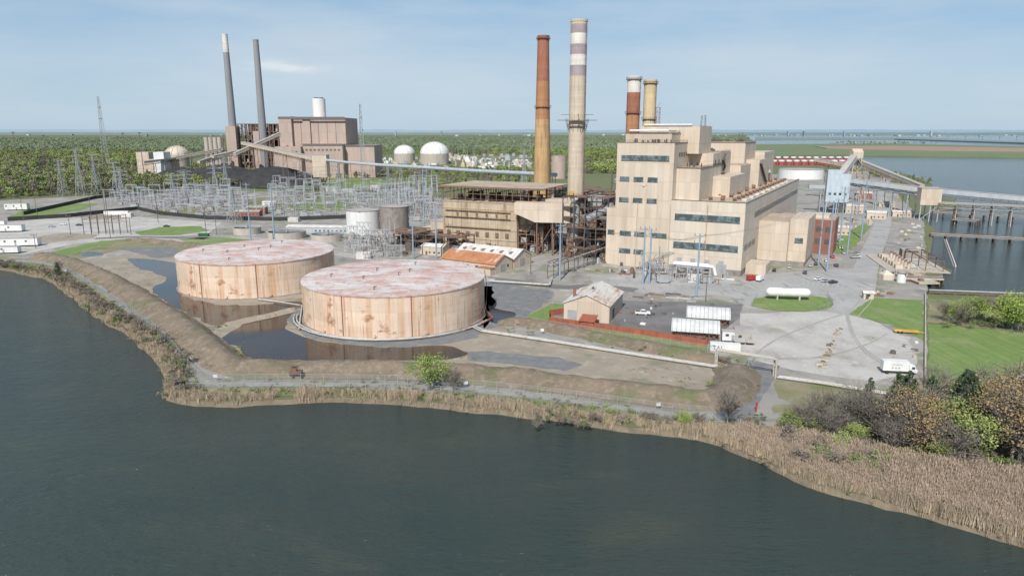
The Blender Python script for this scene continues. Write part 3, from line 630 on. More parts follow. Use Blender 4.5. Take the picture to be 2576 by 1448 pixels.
ww=T('roof_pipe','white_paint'); ww.tube([(-62,7,69.9),(-42,7,69.9),(-41.5,20,69.9)],.5,8)
ww.tube([(-60,23.5,72.9),(-34,23.5,72.9)],.4,8)
st=T('external_stairs','dark_steel')
for k in range(6):
    st.beam((-23.3,52,36+k*3.6),(-23.3,58,36+k*3.6),1.2,.15); st.beam((-23.3,52 if k%2 else 58,36+k*3.6),(-23.3,58 if k%2 else 52,39.6+k*3.6),1,.2)
    st.beam((-22.7,52,37.2+k*3.6),(-22.7,58,37.2+k*3.6),.1)
for k in range(5):
    st.beam((-13.4,112+5*k,50-2.6*k),(-13.4,117+5*k,47.4-2.6*k),1.6,.5)
for x,yy in ((-36.6,-.12),(-18,-.12),(-54,.08)): T('downspouts','siding_dirty').box(x,x+.25,yy-.2,yy,0,34)
T('doors','grey_steel').box(-12,-7,-.1,.1,0,5.5); T('doors').box(-26,-23,-.1,.1,0,3)
for k in range(4): T('wall_louvres','grey_steel').box(-32+7*k,-29.5+7*k,-.16,.0,5,7)
T.done()
# ================= steel structure generator
def frame(T,x0,x1,y0,y1,z0,z1,nx,ny,nz,t=.5,m='dark_steel',fill=.25,seed=1,part='steel_frame'):
    r=random.Random(seed); p=T(part,m)
    xs=[x0+(x1-x0)*i/nx for i in range(nx+1)]; ys=[y0+(y1-y0)*i/ny for i in range(ny+1)]; zs=[z0+(z1-z0)*i/nz for i in range(nz+1)]
    for x in xs:
        for y in ys: p.beam((x,y,z0),(x,y,z1),t)
    for z in zs[1:]:
        for x in xs: p.beam((x,y0,z),(x,y1,z),t*.7)
        for y in ys: p.beam((x0,y,z),(x1,y,z),t*.7)
    for k in range(nz):
        for i in range(nx):
            if r.random()<.6:
                a,b=(xs[i],xs[i+1]) if r.random()<.5 else (xs[i+1],xs[i]); p.beam((a,y0,zs[k]),(b,y0,zs[k+1]),t*.5)
            for j in range(ny):
                if r.random()<fill:
                    mk=r.choice(['grey_steel','rust_steel','siding_dirty','brown_steel','galv_steel','dark_steel'])
                    q=T('equipment_'+mk,mk); a=r.uniform(.1,.3); b=r.uniform(.7,.95)
                    X=lambda f:xs[i]+(xs[i+1]-xs[i])*f; Y=lambda f:ys[j]+(ys[j+1]-ys[j])*f
                    if r.random()<.6: q.box(X(a),X(b),Y(a),Y(b),zs[k]+.3,zs[k]+.3+(zs[k+1]-zs[k])*r.uniform(.3,.8))
                    else: q.beam((X(.5),Y(.5),zs[k]),(X(.5),Y(.5),zs[k+1]),r.uniform(.15,.28)*min(6,xs[1]-xs[0],ys[1]-ys[0]),n=10)
                if r.random()<.4: T('platforms','rust_steel').box(xs[i]+.1,xs[i+1]-.1,ys[j]+.1,ys[j+1]-.1,zs[k+1]+.2,zs[k+1]+.32)
T=Thing('boiler_ductwork_structure',PO,PA)
frame(T,-100,-73,8,60,0,34,4,6,6,.5,fill=.5,seed=4)
frame(T,-92,-68,62,110,0,44,3,5,7,.5,fill=.4,seed=5,m='brown_steel')
q=T('ducts','grey_steel'); q.box(-90,-72,20,27,28,34); q.beam((-95,14,10),(-95,14,32),2.6,n=16); q.beam((-86,12,22),(-72,12,30),2.2,n=14)
q.beam((-80,40,34),(-66,40,40),2.4,n=14); q.add([(-90,10,24),(-80,10,24),(-80,20,24),(-90,20,24),(-86,14,16),(-84,14,16),(-84,16,16),(-86,16,16)],[(0,1,2,3),(0,4,5,1),(1,5,6,2),(2,6,7,3),(3,7,4,0)])
q.add([(-79,10,24),(-73,10,24),(-73,20,24),(-79,20,24),(-77,14,16),(-75,14,16),(-75,16,16),(-77,16,16)],[(0,1,2,3),(0,4,5,1),(1,5,6,2),(2,6,7,3),(3,7,4,0)])
T.done()
# ================= precipitator
T=Thing('precipitator_building',(12,399,0),-radians(25))
a=T('walls','siding_dirty'); a.box(-60,-10,0,42,0,28)
a.add([(-10,2,28),(4,2,22),(4,30,22),(-10,30,28),(-10,2,12),(-4,2,12),(-4,30,12),(-10,30,12)],[(0,1,2,3),(0,4,5,1),(1,5,6,2),(2,6,7,3),(4,7,6,5)])
T('roof_deck','roof_tan').box(-60.3,-9.7,-.3,42.3,28,28.5)
f=T('steelwork','rust_steel')
for x in [-60+5.2*i for i in range(13)]:
    for y in (.5,14,28,41.5): f.beam((x,y,28.5),(x,y,37),.35)
for y in (.5,41.5): f.beam((-60,y,33),(4,y,33),.3); f.beam((-60,y,30),(4,y,30),.2)
for x in (-60,-45,-30,-15,2): f.beam((x,0,33),(x,42,33),.3)
T('canopy_roof','roof_tan').box(-62,6,-1.5,44,37,37.5); T('canopy_fascia','rust_steel').box(-62.2,6.2,-1.7,-1.52,36.6,37.6)
rq=random.Random(8)
for k in range(26):
    x=-58+rq.random()*56; y=2+rq.random()*34; mk=rq.choice(['grey_steel','dark_steel','rust_steel']); T('rapper_'+mk,mk).box(x,x+rq.uniform(1,3),y,y+3,28.5,30.5+rq.random()*2.5)
for z in (6,12.2,18.5,24): T('girts','siding_dirty').box(-60.2,-10,-.35,0,z,z+.35)
for k in range(9): T('stiffeners','siding_dirty').box(-59.6+6.1*k,-59.3+6.1*k,-.34,-.01,.2,27.8)
for z in (13,19,23):
    T('walkways','yellow_paint').beam((-58,-1.1,z+1),(-14,-1.1,z+1),.1); T('walkways2','rust_steel').box(-58,-14,-1.2,-.36,z-.1,z)
    for k in range(12): T('walkways').beam((-58+4*k,-1.1,z),(-58+4*k,-1.1,z+1),.08)
for k in range(7):
    T('vents','rust_steel').box(-57+6.6*k,-55+6.6*k,-.8,-.01,8,10.5); T('hatches','rust_steel').box(-50+6.6*k,-49+6.6*k,-.9,-.36,20,21.6)
frame(T,-9.5,6,1,32,0,21,3,4,4,.45,fill=.35,seed=9,m='rust_steel')
for k in range(3):
    x=-9+5*k; T('hoppers','siding_dirty').add([(x,3,21),(x+4.6,3,21),(x+4.6,10,21),(x,10,21),(x+2,6,11),(x+2.6,6,11),(x+2.6,7,11),(x+2,7,11)],[(0,1,2,3),(0,4,5,1),(1,5,6,2),(2,6,7,3),(3,7,4,0)])
T('annex','siding').box(-74,-60.5,8,30,0,14); T('annex').box(-84,-74.1,12,26,0,9); T('annex_roof','roof_grey').box(-74.2,-60.4,7.8,30.2,14,14.4)
T('doors','dark_steel').box(-56,-53,-.1,.05,0,4); T('doors').box(-30,-27,-.1,.05,0,4)
T.done()
T=Thing('flue_duct',(13,392,0),radians(-10))
d=T('duct','siding'); d.box(0,20,0,9,19,30); d.add([(-12,0,30),(0,0,30),(0,9,30),(-12,9,30),(-12,0,24),(0,0,19),(0,9,19),(-12,9,24)],[(0,1,2,3),(4,7,6,5),(0,4,5,1),(2,6,7,3),(3,7,4,0)])
for x in (1,10,19): T('supports','rust_steel').beam((x,1,0),(x,1,19),.7); T('supports').beam((x,8,0),(x,8,19),.7)
T('supports').beam((1,1,2),(10,1,17),.3);T('supports').beam((19,1,2),(10,1,17),.3)
T('breeching','siding').box(2,26,12,22,25,31)
T.done()
# ================= chimneys
def chimney(name,px,Y,pytop,rb,rt,bands,plat=(),lad=True):
    zt=ZA(pytop,Y); X=XA(px,Y,zt); T=Thing(name,(X,Y,0)); z=0
    R_=lambda q:rb+(rt-rb)*q/zt
    for i,(pt,m) in enumerate(bands):
        z1=zt if pt is None else ZA(pt,Y)
        T('shaft_%d'%i,m).cyl(0,0,z,z1,R_(z),R_(z1),40,False); z=z1
    T('rim',bands[-1][1]).ring(0,0,zt-1.2,zt,rt*.75,rt+.2,40)
    T('flue','dark_steel').cyl(0,0,zt-3,zt-.9,rt*.9,n=24)
    for p in plat:
        zz=ZA(p,Y); r=R_(zz); q=T('platforms','brown_steel'); q.ring(0,0,zz-.15,zz,r+.05,r+.9,24); 
        for i in range(24): q.beam(((r+.85)*cos(i*pi/12),(r+.85)*sin(i*pi/12),zz),((r+.85)*cos(i*pi/12),(r+.85)*sin(i*pi/12),zz+1.2),.08)
        q.ring(0,0,zz+1.1,zz+1.2,r+.8,r+.9,24)
        for i in range(8): q.beam((r*cos(i*pi/4),r*sin(i*pi/4),zz-1.4),((r+.8)*cos(i*pi/4),(r+.8)*sin(i*pi/4),zz-.15),.14)
    if lad:
        a=-.7
        for s_ in (-.25,.25): T('ladder','rust_steel').beam(((rb+.3)*cos(a)+s_,(rb+.3)*sin(a),0),((rt+.3)*cos(a)+s_,(rt+.3)*sin(a),zt),.09)
        for k in range(int(zt/6)):
            zz=k*6; r=R_(zz); T('ladder').ring((r+.45)*cos(a),(r+.45)*sin(a),zz,zz+.12,.35,.45,8)
    return T,zt,R_
T,zt,R_=chimney('chimney_stack',1457,395,50,4.75,4.5,[(192,'stack_concrete'),(165,'stack_grey_band'),(138,'stack_white_band'),(112,'stack_grey_band'),(85,'stack_white_band'),(62,'stack_grey_band'),(None,'stack_concrete')],(318,490))
zz=ZA(312,395)
p=T('cross_platform','brown_steel')
for a in (0,pi/2):
    p.beam((-11*cos(a),-11*sin(a),zz+2),(11*cos(a),11*sin(a),zz+2),.35); p.beam((-9*cos(a),-9*sin(a),zz+5),(9*cos(a),9*sin(a),zz+5),.25)
p.ring(0,0,zz+1.8,zz+2.0,4.9,6.6,24)
for i in range(12): a=i*pi/6; p.beam((5*cos(a),5*sin(a),zz-4),(6.6*cos(a),6.6*sin(a),zz+3),.18)
T('platform_equipment','yellow_paint').box(-4,-2,-6.5,-5,ZA(488,395),ZA(478,395))
T.done()
T,zt,R_=chimney('chimney_stack',1367,480,90,6.6,3.75,[(300,'stack_brick_gold'),(205,'stack_brick_orange'),(None,'stack_brick_red')],(98,270))
T.done()
T,zt,R_=chimney('chimney_stack',1596,450,192,4.2,4.2,[(285,'stack_brick_orange'),(233,'stack_brick_red'),(None,'stack_white_band')],(200,285))
T.done()
T,zt,R_=chimney('chimney_stack',1637,450,201,3.9,3.9,[(None,'stack_tan')],(210,300))
p=T('scaffold','brown_steel')
for sx_ in (4.3,6.5):
    for sy_ in (-2,1): p.beam((sx_,sy_,60),(sx_,sy_,ZA(270,450)),.2)
for k in range(9): p.beam((4.3,-2,60+k*3),(6.5,-2,63+k*3),.15); p.beam((4.3,-2,60+k*3),(6.5,-2,60+k*3),.15); p.beam((4.3,1,60+k*3),(6.5,1,60+k*3),.15)
T.done()
# ================= low buildings
T=Thing('rust_roof_warehouse',G(1245,690),-radians(33))
T('walls','siding').house(-34,0,0,16,5,8.6); T('roof','roof_rust_heavy').gable(-34,0,0,16,5,8.6)
T('walls').house(-38,0,17,35,5,9); T('roof_back','roof_white').gable(-38,0,17,35,5,9)
T('lean_to','siding').box(-8,0,-4,-.05,0,3.4); T('lean_to_roof','roof_rust_heavy').box(-8.3,.3,-4.3,0,3.4,3.6)
for k in range(6): T('skylights','dark_concrete').box(-35+6*k,-33.6+6*k,20,24,7.2,7.9)
T('doors','grey_steel').box(0,.1,5,9,0,4); T('doors').box(0,.1,23,28,0,4.2); T('windows','glass_dark').box(0,.1,11,12.5,2,3.4)
for k in range(5): T('windows').box(-30+6*k,-28+6*k,-.1,.05,2,3.4)
T.done()
T=Thing('warehouse',G(1418,803),-radians(20))
T('walls','siding').house(0,17.5,0,25,6.6,10.2,'y'); T('roof','roof_rusty').gable(0,17.5,0,25,6.6,10.2,axis='y')
T('garage_door','grey_steel').box(1.5,5,-.1,.05,0,4); T('door','dark_steel').box(8,9.2,-.1,.05,0,2.2)
T('side_doors','rust_steel').box(17.45,17.6,6,9,0,4)
T('shed_walls','red_rust').box(8.5,13.5,-9,-3,0,2.6); T('shed_roof','red_rust').add([(8,-9.5,2.6),(14,-9.5,2.6),(14,-2.5,3.6),(8,-2.5,3.6)],[(0,1,2,3)])
T('chimney','brick').cyl(2.5,6,7,11,.6,n=10); T('roof_vent','dark_steel').cyl(8.75,10,10.3,11.2,.4,n=8)
T.done()
def tent(px,py,w,l,ang):
    T=Thing('canopy_shelter',G(px,py),ang)
    for k in range(int(l/3)+1):
        x=k*l/int(l/3)
        for y in (0,w): T('posts','rust_steel').beam((x,y,0),(x,y,3.0),.2)
        T('posts').beam((x,0,2.9),(x,w,2.9),.12)
        if k: T('posts').beam((x-l/int(l/3),0,.2),(x,0,2.8),.12); T('posts').beam((x-l/int(l/3),0,2.8),(x,0,.2),.12); T('posts').beam((x-l/int(l/3),0,2.9),(x,0,2.9),.15)
    n=10; vs=[];fs=[]
    for j,x in enumerate([-.3,l+.3]):
        for i in range(n+1):
            a=pi*i/n; vs.append((x,w/2-w/2*1.05*cos(a),2.6+3.3*sin(a)))
    for i in range(n): fs.append((i,i+1,n+2+i,n+1+i))
    T('roof','tent_fabric').add(vs,fs)
    T('end_walls','tent_fabric').add(vs[n+1:],[tuple(range(n+1))])
    for k in range(int(l/1.5)+1):
        x=k*1.5
        for i in range(n):
            a=pi*i/n;b=pi*(i+1)/n
            T('ribs','tent_rib').beam((x,w/2-w/2*1.06*cos(a),2.63+3.33*sin(a)),(x,w/2-w/2*1.06*cos(b),2.63+3.33*sin(b)),.22)
    T('stored_goods','rust_steel').box(1,l-1,1.5,w-2,0,2.2); T('stored_goods2','brown_steel').box(1.5,l-5,.5,1.4,0,1.3)
    T.done()
tent(1690,850,9,15.5,-radians(14)); tent(1728,815,9,15,-radians(14))
def trailer(name,px,py,l,w,h,ang,m='white_paint',win=True,wheels=True,Zb=.9,pos=None):
    T=Thing(name,pos or G(px,py),ang)
    T('body',m).box(0,l,0,w,Zb,Zb+h); T('roof','roof_grey').box(-.05,l+.05,-.05,w+.05,Zb+h,Zb+h+.12)
    T('frame','dark_steel').box(.1,l-.1,.15,w-.15,Zb-.3,Zb-.02)
    for k in range(int(l/1.2)): T('ribs',m).box(.5+1.2*k,.58+1.2*k,-.05,-.0,Zb,Zb+h)
    if win:
        for k in range(int(l/6)): T('windows','glass_dark').box(1+6*k,2.1+6*k,-.07,.02,Zb+h*.5,Zb+h*.78)
        T('door','grey_steel').box(l*.5,l*.5+.9,-.08,.02,Zb,Zb+2)
    if wheels:
        for x in (l*.75,l*.75+1.1):
            for y in (.1,w-.35): T('wheels','tire').add(*wheel(x,y,.5,.25))
    else:
        for x in (.3,l/2,l-.5):
            for y in (.2,w-.4): T('blocks','concrete').box(x,x+.3,y,y+.25,0,Zb-.3)
    T.done(); return T
def wheel(x,y,r,w,n=14):
    vs=[(x+r*cos(2*pi*i/n),y+d,r+r*sin(2*pi*i/n)) for d in (0,w) for i in range(n)]
    return vs,[(i,(i+1)%n,n+(i+1)%n,n+i) for i in range(n)]+[tuple(range(n)),tuple(range(2*n-1,n-1,-1))]
T=trailer('office_trailer',1816,862,6,3.2,3,radians(-10),win=True,wheels=False)
T=trailer('office_trailer',1848,866,6.5,9,3.2,radians(-14),m='roof_grey',wheels=False)
T=Thing('shipping_container',G(1786,882),-radians(12))
T('box','white_paint').box(0,9.5,0,2.5,.05,2.6)
for k in range(24): T('corrugation','white_paint').box(.2+.39*k,.35+.39*k,-.06,-.0,.2,2.5)
T('doors','grey_steel').box(9.5,9.56,.2,2.3,.2,2.4); ob=T.done()
cu=bpy.data.curves.new('lettering','FONT'); cu.body='TAI'; cu.size=1.9; cu.extrude=.02; cu.materials.append(M['blue_paint'])
tx=bpy.data.objects.new('lettering',cu); COL.objects.link(tx); tx.parent=ob; tx.location=(.8,-.1,.6); tx.rotation_euler=(pi/2,0,0)
trailer('site_trailer',-30,585,22,5,4,radians(8)); trailer('site_trailer',-20,622,26,5,4,radians(8)); trailer('site_trailer',-30,640,16,4,3.2,radians(8)); trailer('site_trailer',-40,570,14,4,3,radians(8))
trailer('semi_trailer',262,546,19,3,3.6,radians(6),win=False,Zb=1.2); trailer('office_trailer',12,530,18,6,5,radians(12))
T=Thing('gas_storage_tank',G(1935,752),radians(-8))
b=T('vessel','white_paint'); Lg=15;n=24;prof=[(-1.6,.01),(-1.4,.9),(-.8,1.6),(0,1.9),(Lg,1.9),(Lg+.8,1.6),(Lg+1.4,.9),(Lg+1.6,.01)]
vs=[(x,q*cos(2*pi*i/n),3.2+q*sin(2*pi*i/n)) for x,q in prof for i in range(n)]
b.add(vs,[(k*n+i,k*n+(i+1)%n,(k+1)*n+(i+1)%n,(k+1)*n+i) for k in range(len(prof)-1) for i in range(n)])
for x in (3,12): T('saddles','concrete').box(x-.3,x+.3,-1.4,1.4,0,2.2)
T('nozzles','grey_steel').cyl(7.5,0,5,5.8,.3,n=10); T('walkway','grey_steel').box(5,9,-.5,.5,5.15,5.2)
T.done()
# vehicles
def car(name,px,py,ang,m,kind='car'):
    T=Thing(name,G(px,py,.1),ang); L_=4.6 if kind=='car' else 5.8; W=1.85; b=T('body',m)
    def prof(P,y0,y1,part,ins=0):
        n=len(P); T(part[0],part[1]).add([(x,y0,z) for x,z in P]+[(x,y1,z) for x,z in P],[tuple(range(n-1,-1,-1)),tuple(range(n,2*n))]+[(i,(i+1)%n,n+(i+1)%n,n+i) for i in range(n)])
    if kind=='car':
        prof([(0,.35),(L_,.35),(L_+.03,.7),(L_-.1,.95),(3.3,1.0),(1.0,1.02),(.1,.95),(-.03,.6)],0,W,('body',m))
        prof([(.75,1.0),(3.5,.99),(2.75,1.45),(1.25,1.48)],.12,W-.12,('glasshouse','glass_dark')); prof([(1.2,1.47),(2.75,1.44),(2.65,1.52),(1.3,1.55)],.14,W-.14,('roof',m))
    elif kind=='pickup':
        prof([(0,.5),(L_,.5),(L_,1.0),(L_-.2,1.2),(4.1,1.25),(0,1.25)],0,W+.1,('body',m))
        prof([(2.2,1.22),(4.4,1.22),(3.9,1.85),(2.35,1.88)],.1,W,('cab_glass','glass_dark')); prof([(2.3,1.86),(3.9,1.84),(3.8,1.95),(2.35,1.97)],.1,W,('cab_roof',m))
        T('bed','car_black').box(.15,2.0,.15,W-.05,1.2,1.27); T('rear_cab_wall',m).box(2.1,2.22,.1,W,1.2,1.8)
    else:
        T('body').box(0,3.6,0,2.1,.6,2.6); T('body').box(3.7,5.4,.05,2.05,.6,2.1); T('windshield','glass_dark').box(4.6,5.43,.2,1.9,1.35,1.95); T('chassis','dark_steel').box(0,5.4,.2,1.9,.4,.62)
    for x in (.85,L_-.95):
        for y in (-.04,W-.18): T('wheels','tire').add(*wheel(x,y,.36,.24))
    T('lights','red_paint').box(-.05,0.0,.1,.4,.7,.85); T('lights').box(-.05,0.0,W-.4,W-.1,.7,.85)
    T.done()
for a in (('parked_car',2030,690,1.2,'car_dark'),('parked_car',2055,706,.5,'car_white'),('parked_car',2072,711,.5,'car_silver'),('parked_car',2092,714,.5,'car_dark'),('parked_car',2110,672,1.3,'car_dark'),('parked_car',1952,684,1.2,'car_black'),('parked_car',2043,672,1.2,'car_silver'),('parked_car',2165,647,1.2,'car_white'),('parked_car',2085,660,1.3,'car_white'),('parked_car',2128,640,1.3,'car_silver'),('parked_car',2058,668,1.2,'car_dark'),('parked_car',2100,650,1.3,'red_paint'),('parked_car',2120,626,1.3,'car_white'),('parked_car',1990,676,1.2,'car_silver'),('parked_car',150,566,.1,'car_white'),('parked_car',190,568,.1,'car_dark'),('parked_car',120,572,.1,'car_silver')): car(*a)
car('pickup_truck',1598,792,-.1,'car_white','pickup'); car('pickup_truck',2142,650,.1,'car_silver','pickup'); car('utility_truck',1884,707,.4,'red_paint','van'); car('utility_truck',1912,709,.9,'car_white','van'); car('parked_car',410,571,.1,'car_dark')
T=Thing('box_truck',G(2220,940),-radians(8))
T('cargo_box','white_paint').box(0,7.2,0,2.5,1.1,3.9); T('roof','white_paint').box(.02,7.18,.02,2.48,3.9,4.0); T('chassis','dark_steel').box(.2,9.3,.3,2.2,.7,1.08)
q=T('cab','car_white'); P=[(7.35,.7),(9.5,.7),(9.5,1.6),(9.1,1.75),(8.8,2.8),(7.35,2.85)]
q.add([(x,.1,z) for x,z in P]+[(x,2.4,z) for x,z in P],[tuple(range(5,-1,-1)),tuple(range(6,12))]+[(i,(i+1)%6,6+(i+1)%6,6+i) for i in range(6)])
T('windows','glass_dark').add([(9.14,.2,1.8),(9.14,2.3,1.8),(8.86,2.2,2.7),(8.86,.3,2.7)],[(0,1,2,3)]); T('windows').box(7.9,8.8,.06,.12,1.75,2.5)
for x in (1.3,8.3):
    for y in (.05,2.15): T('wheels','tire').add(*wheel(x,y,.5,.3))
for k in range(3): T('stripe_mark','galv_steel').add([(2.6+.9*k+.3*cos(2*pi*i/12),-.02,2.0+.3*sin(2*pi*i/12)) for i in range(12)],[tuple(range(12))])
T('stripe_mark').add([(2.2,-.02,2.9),(5.2,-.02,2.9),(5.2,-.02,3.15),(2.2,-.02,3.15)],[(0,1,2,3)])
T.done()
def clutter(name,poly,n,seed,smax=2.5,hmax=1.6,ms=('rust_steel','grey_steel','dark_steel','white_paint','blue_paint','concrete')):
    r=random.Random(seed); P=GG(poly); T=Thing(name); xs=[p[0] for p in P];ys=[p[1] for p in P]; k=0;tr=0
    while k<n and tr<n*30:
        tr+=1; x=r.uniform(min(xs),max(xs)); y=r.uniform(min(ys),max(ys))
        if not inpoly(x,y,P): continue
        k+=1; m=r.choice(ms); q=T('items_'+m,m); q.T=Matrix.Translation((x,y,0))@Matrix.Rotation(-.45+r.gauss(0,.08),4,'Z')
        a=r.uniform(.4,smax);b=r.uniform(.4,smax*.6);h=r.uniform(.3,hmax); t=r.random()
        if t<.45: q.box(-a,a,-b,b,0,h); q.box(-a*.6,a*.6,-b*.6,b*.6,h,h*1.3)
        elif t<.7: q.cyl(0,0,0,h*1.2,b*.7,n=10); q.cyl(0,0,h*1.2,h*1.4,b*.3,n=8)
        elif t<.9:
            for j in range(4): q.beam((-a*1.6,j*.3-.5,.2+.1*j),(a*1.6,j*.3-.5,.2+.1*j),.15,n=6)
        else: q.box(-a,a,-.2,.2,0,.2); q.box(-.15,.15,-.15,.15,.2,h*2); q.beam((-a,0,h*1.8),(a,0,h*1.8),.15)
        q.T=None
    T.done()
clutter('yard_storage_items',[(1560,770),(1680,745),(1700,790),(1640,840),(1540,820)],14,1,1.2,.8)
clutter('pipe_stacks',[(1600,735),(1770,745),(1760,760),(1600,748)],14,2,2.5,.5,('rust_steel','dark_steel','grey_steel'))
clutter('scrap_equipment',[(2235,870),(2310,860),(2310,900),(2250,900)],8,5,1.5,1.1,('grey_steel','dark_steel','white_paint','concrete'))
clutter('rubble_row',[(2055,925),(2110,825),(2120,828),(2070,930)],60,6,.8,.2,('concrete','basin_dirt','wood_pole','basin_dirt'))
T=Thing('yellow_trailer',G(2250,838),-radians(12))
T('frame','yellow_paint').box(0,8,0,2,.6,.9); T('frame').box(0,8,.8,1.2,.9,1.3); T('frame').beam((8,1,.75),(10,1,.5),.25)
for x in (1.2,2.4):
    for y in (-.1,1.8): T('wheels','tire').add(*wheel(x,y,.45,.3))
T.done()
# ================= poles, towers, wires
def steel_pole(px,pyb,pyt,arms=2,name='transmission_pole',r=.5,m='pole_steel'):
    X,Y,_=G(px,pyb); zt=ZA(pyt,Y); T=Thing(name,(X,Y,0),R.uniform(-.4,.2))
    T('shaft',m).cyl(0,0,0,zt,r,r*.62,12)
    for k in range(arms):
        z=zt-1-3*k; T('arms',m).beam((-2.2,0,z),(2.2,0,z),.22)
        for x in (-2.1,2.1): T('insulators','insulator').cyl(x,0,z+.1,z+1.1,.14,n=6)
    T.done(); return (X,Y,zt)
wires=Thing('power_lines')
def wire(a,b,sag=2,r=.05,n=10):
    a=Vector(a);b=Vector(b); P=[a.lerp(b,i/n)-Vector((0,0,4*sag*(i/n)*(1-i/n))) for i in range(n+1)]
    wires('cables','dark_steel').tube(P,r,3)
tops=[]
for a in ((632,618,460),(692,622,462),(1068,600,425),(1408,705,562),(1617,714,570),(1633,712,574),(1752,742,588),(2058,668,515),(2080,684,505),(2112,612,470),(2131,640,480),(2166,600,455),(2100,600,500),(2140,560,470),(1098,650,520),(1040,650,540),(1470,620,520)):
    tops.append(steel_pole(*a))
for a in ((398,560,455),(60,556,470),(95,550,480),(230,545,470),(268,560,455),(278,600,470),(90,625,588),(178,590,540),(330,590,545),(1130,640,560),(1570,500,455),(1290,600,510),(1335,690,640),(1775,760,690),(1155,690,660),(520,600,520),(545,590,520),(30,500,430)):
    tops.append(steel_pole(a[0],a[1],a[2],1,'utility_pole',.22,'wood_pole'))
for i,j in ((3,4),(4,6),(5,6),(7,8),(8,9),(8,10),(9,11),(0,1),(1,2),(6,8),(7,10)):
    for dx in (-2,0,2): wire((tops[i][0]+dx,tops[i][1],tops[i][2]-1),(tops[j][0]+dx,tops[j][1],tops[j][2]-1),3,.035)
T=Thing('wood_switch_structure',G(212,590))
for k in range(6):
    for j in range(2): T('poles','wood_pole').beam((k*5,j*9,0),(k*5,j*9,13),.35)
for z in (8,10.5,12.5):
    for j in range(2): T('crossarms','wood_pole').beam((-1,j*9,z),(26,j*9,z),.25)
for k in range(6): T('crossarms').beam((k*5,0,10.5),(k*5,9,10.5),.2); T('insulators','insulator').cyl(k*5+1.5,0,10.7,12,.2,n=6)
T.done()
def lattice_tower(px,pyb,pyt,w=8.5,name='transmission_tower',m='tower_steel',arms=3,ws=.17,al=7.5):
    X,Y,_=G(px,pyb); zt=ZA(pyt,Y); T=Thing(name,(X,Y,0),R.uniform(-.5,.5)); p=T('lattice',m)
    W=lambda z:(w*(1-z/zt/.75)+1.6*(z/zt/.75))/2 if z<zt*.75 else .8
    zs=[0];
    while zs[-1]<zt-2: zs.append(min(zt,zs[-1]+max(3,W(zs[-1])*2.0)))
    for a,b in zip(zs,zs[1:]):
        A=[(W(a)*i,W(a)*j,a) for i,j in ((-1,-1),(1,-1),(1,1),(-1,1))];Bq=[(W(b)*i,W(b)*j,b) for i,j in ((-1,-1),(1,-1),(1,1),(-1,1))]
        for i in range(4):
            p.beam(A[i],Bq[i],.32); p.beam(A[i],Bq[(i+1)%4],ws); p.beam(A[(i+1)%4],Bq[i],ws); p.beam(Bq[i],Bq[(i+1)%4],ws)
    for k in range(arms):
        z=zt*.98-k*zt*.13
        for sg in (-1,1):
            p.beam((0,.6,z),(sg*al,0,z),.25); p.beam((0,-.6,z),(sg*al,0,z),.25); p.beam((0,0,z+2),(sg*al,0,z),.2)
            T('insulators','insulator').cyl(sg*al,0,z-2.4,z,.16,n=6)
    T.done(); return (X,Y,zt)
tw=[]
for a in ((160,493,402),(205,492,376),(245,490,386),(297,498,408),(545,500,410),(572,492,394),(855,490,411),(978,497,416),(1318,500,378),(590,560,475),(310,505,430),(470,500,430),(770,492,432),(1010,480,410),(440,520,440)):
    tw.append(lattice_tower(*a))
for i,j in ((0,4),(1,5),(2,5),(3,4),(4,6),(5,6),(6,7),(7,8),(11,12),(12,13)):
    for k in range(3):
        for sg in (-6,6): wire((tw[i][0]+sg,tw[i][1],tw[i][2]*(.95-.13*k)),(tw[j][0]+sg,tw[j][1],tw[j][2]*(.95-.13*k)),6,.05)
for i in range(3):
    for k in range(3): wire((tw[i][0],tw[i][1],tw[i][2]*(.95-.13*k)),(tw[i][0]-420,tw[i][1]-30+40*k,38),8,.05)
def mast(px,Y,pyt,w=3,m='brown_steel'):
    zt=ZA(pyt,Y); T=Thing('radio_mast',(XA(px,Y,zt),Y,0)); p=T('lattice',m); n=int(zt/6)
    for k in range(n):
        a=k*zt/n;b=(k+1)*zt/n; W=lambda z:w*(1-.75*z/zt)
        for i in range(3):
            A=lambda i,z:(W(z)*cos(i*2*pi/3),W(z)*sin(i*2*pi/3),z)
            p.beam(A(i,a),A(i,b),.4); p.beam(A(i,a),A((i+1)%3,b),.25); p.beam(A(i,b),A((i+1)%3,b),.25)
    for z in (.7,.85): T('antennas','grey_steel').box(-1.5,1.5,-1.5,1.5,zt*z,zt*z+2)
    T.done()
mast(246,1250,243,7,'grey_steel'); mast(905,820,262,4.4,'grey_steel')
for px,pt_ in ((32,332),(108,340),(308,334),(350,333)):
    Y=760; zt=ZA(pt_,Y); T=Thing('light_mast',(XA(px,Y,zt),Y,0)); T('mast','brown_steel').cyl(0,0,0,zt,.45,.3,8); T('lamp_ring','dark_steel').ring(0,0,zt-.8,zt,.3,1.5,10); T.done()
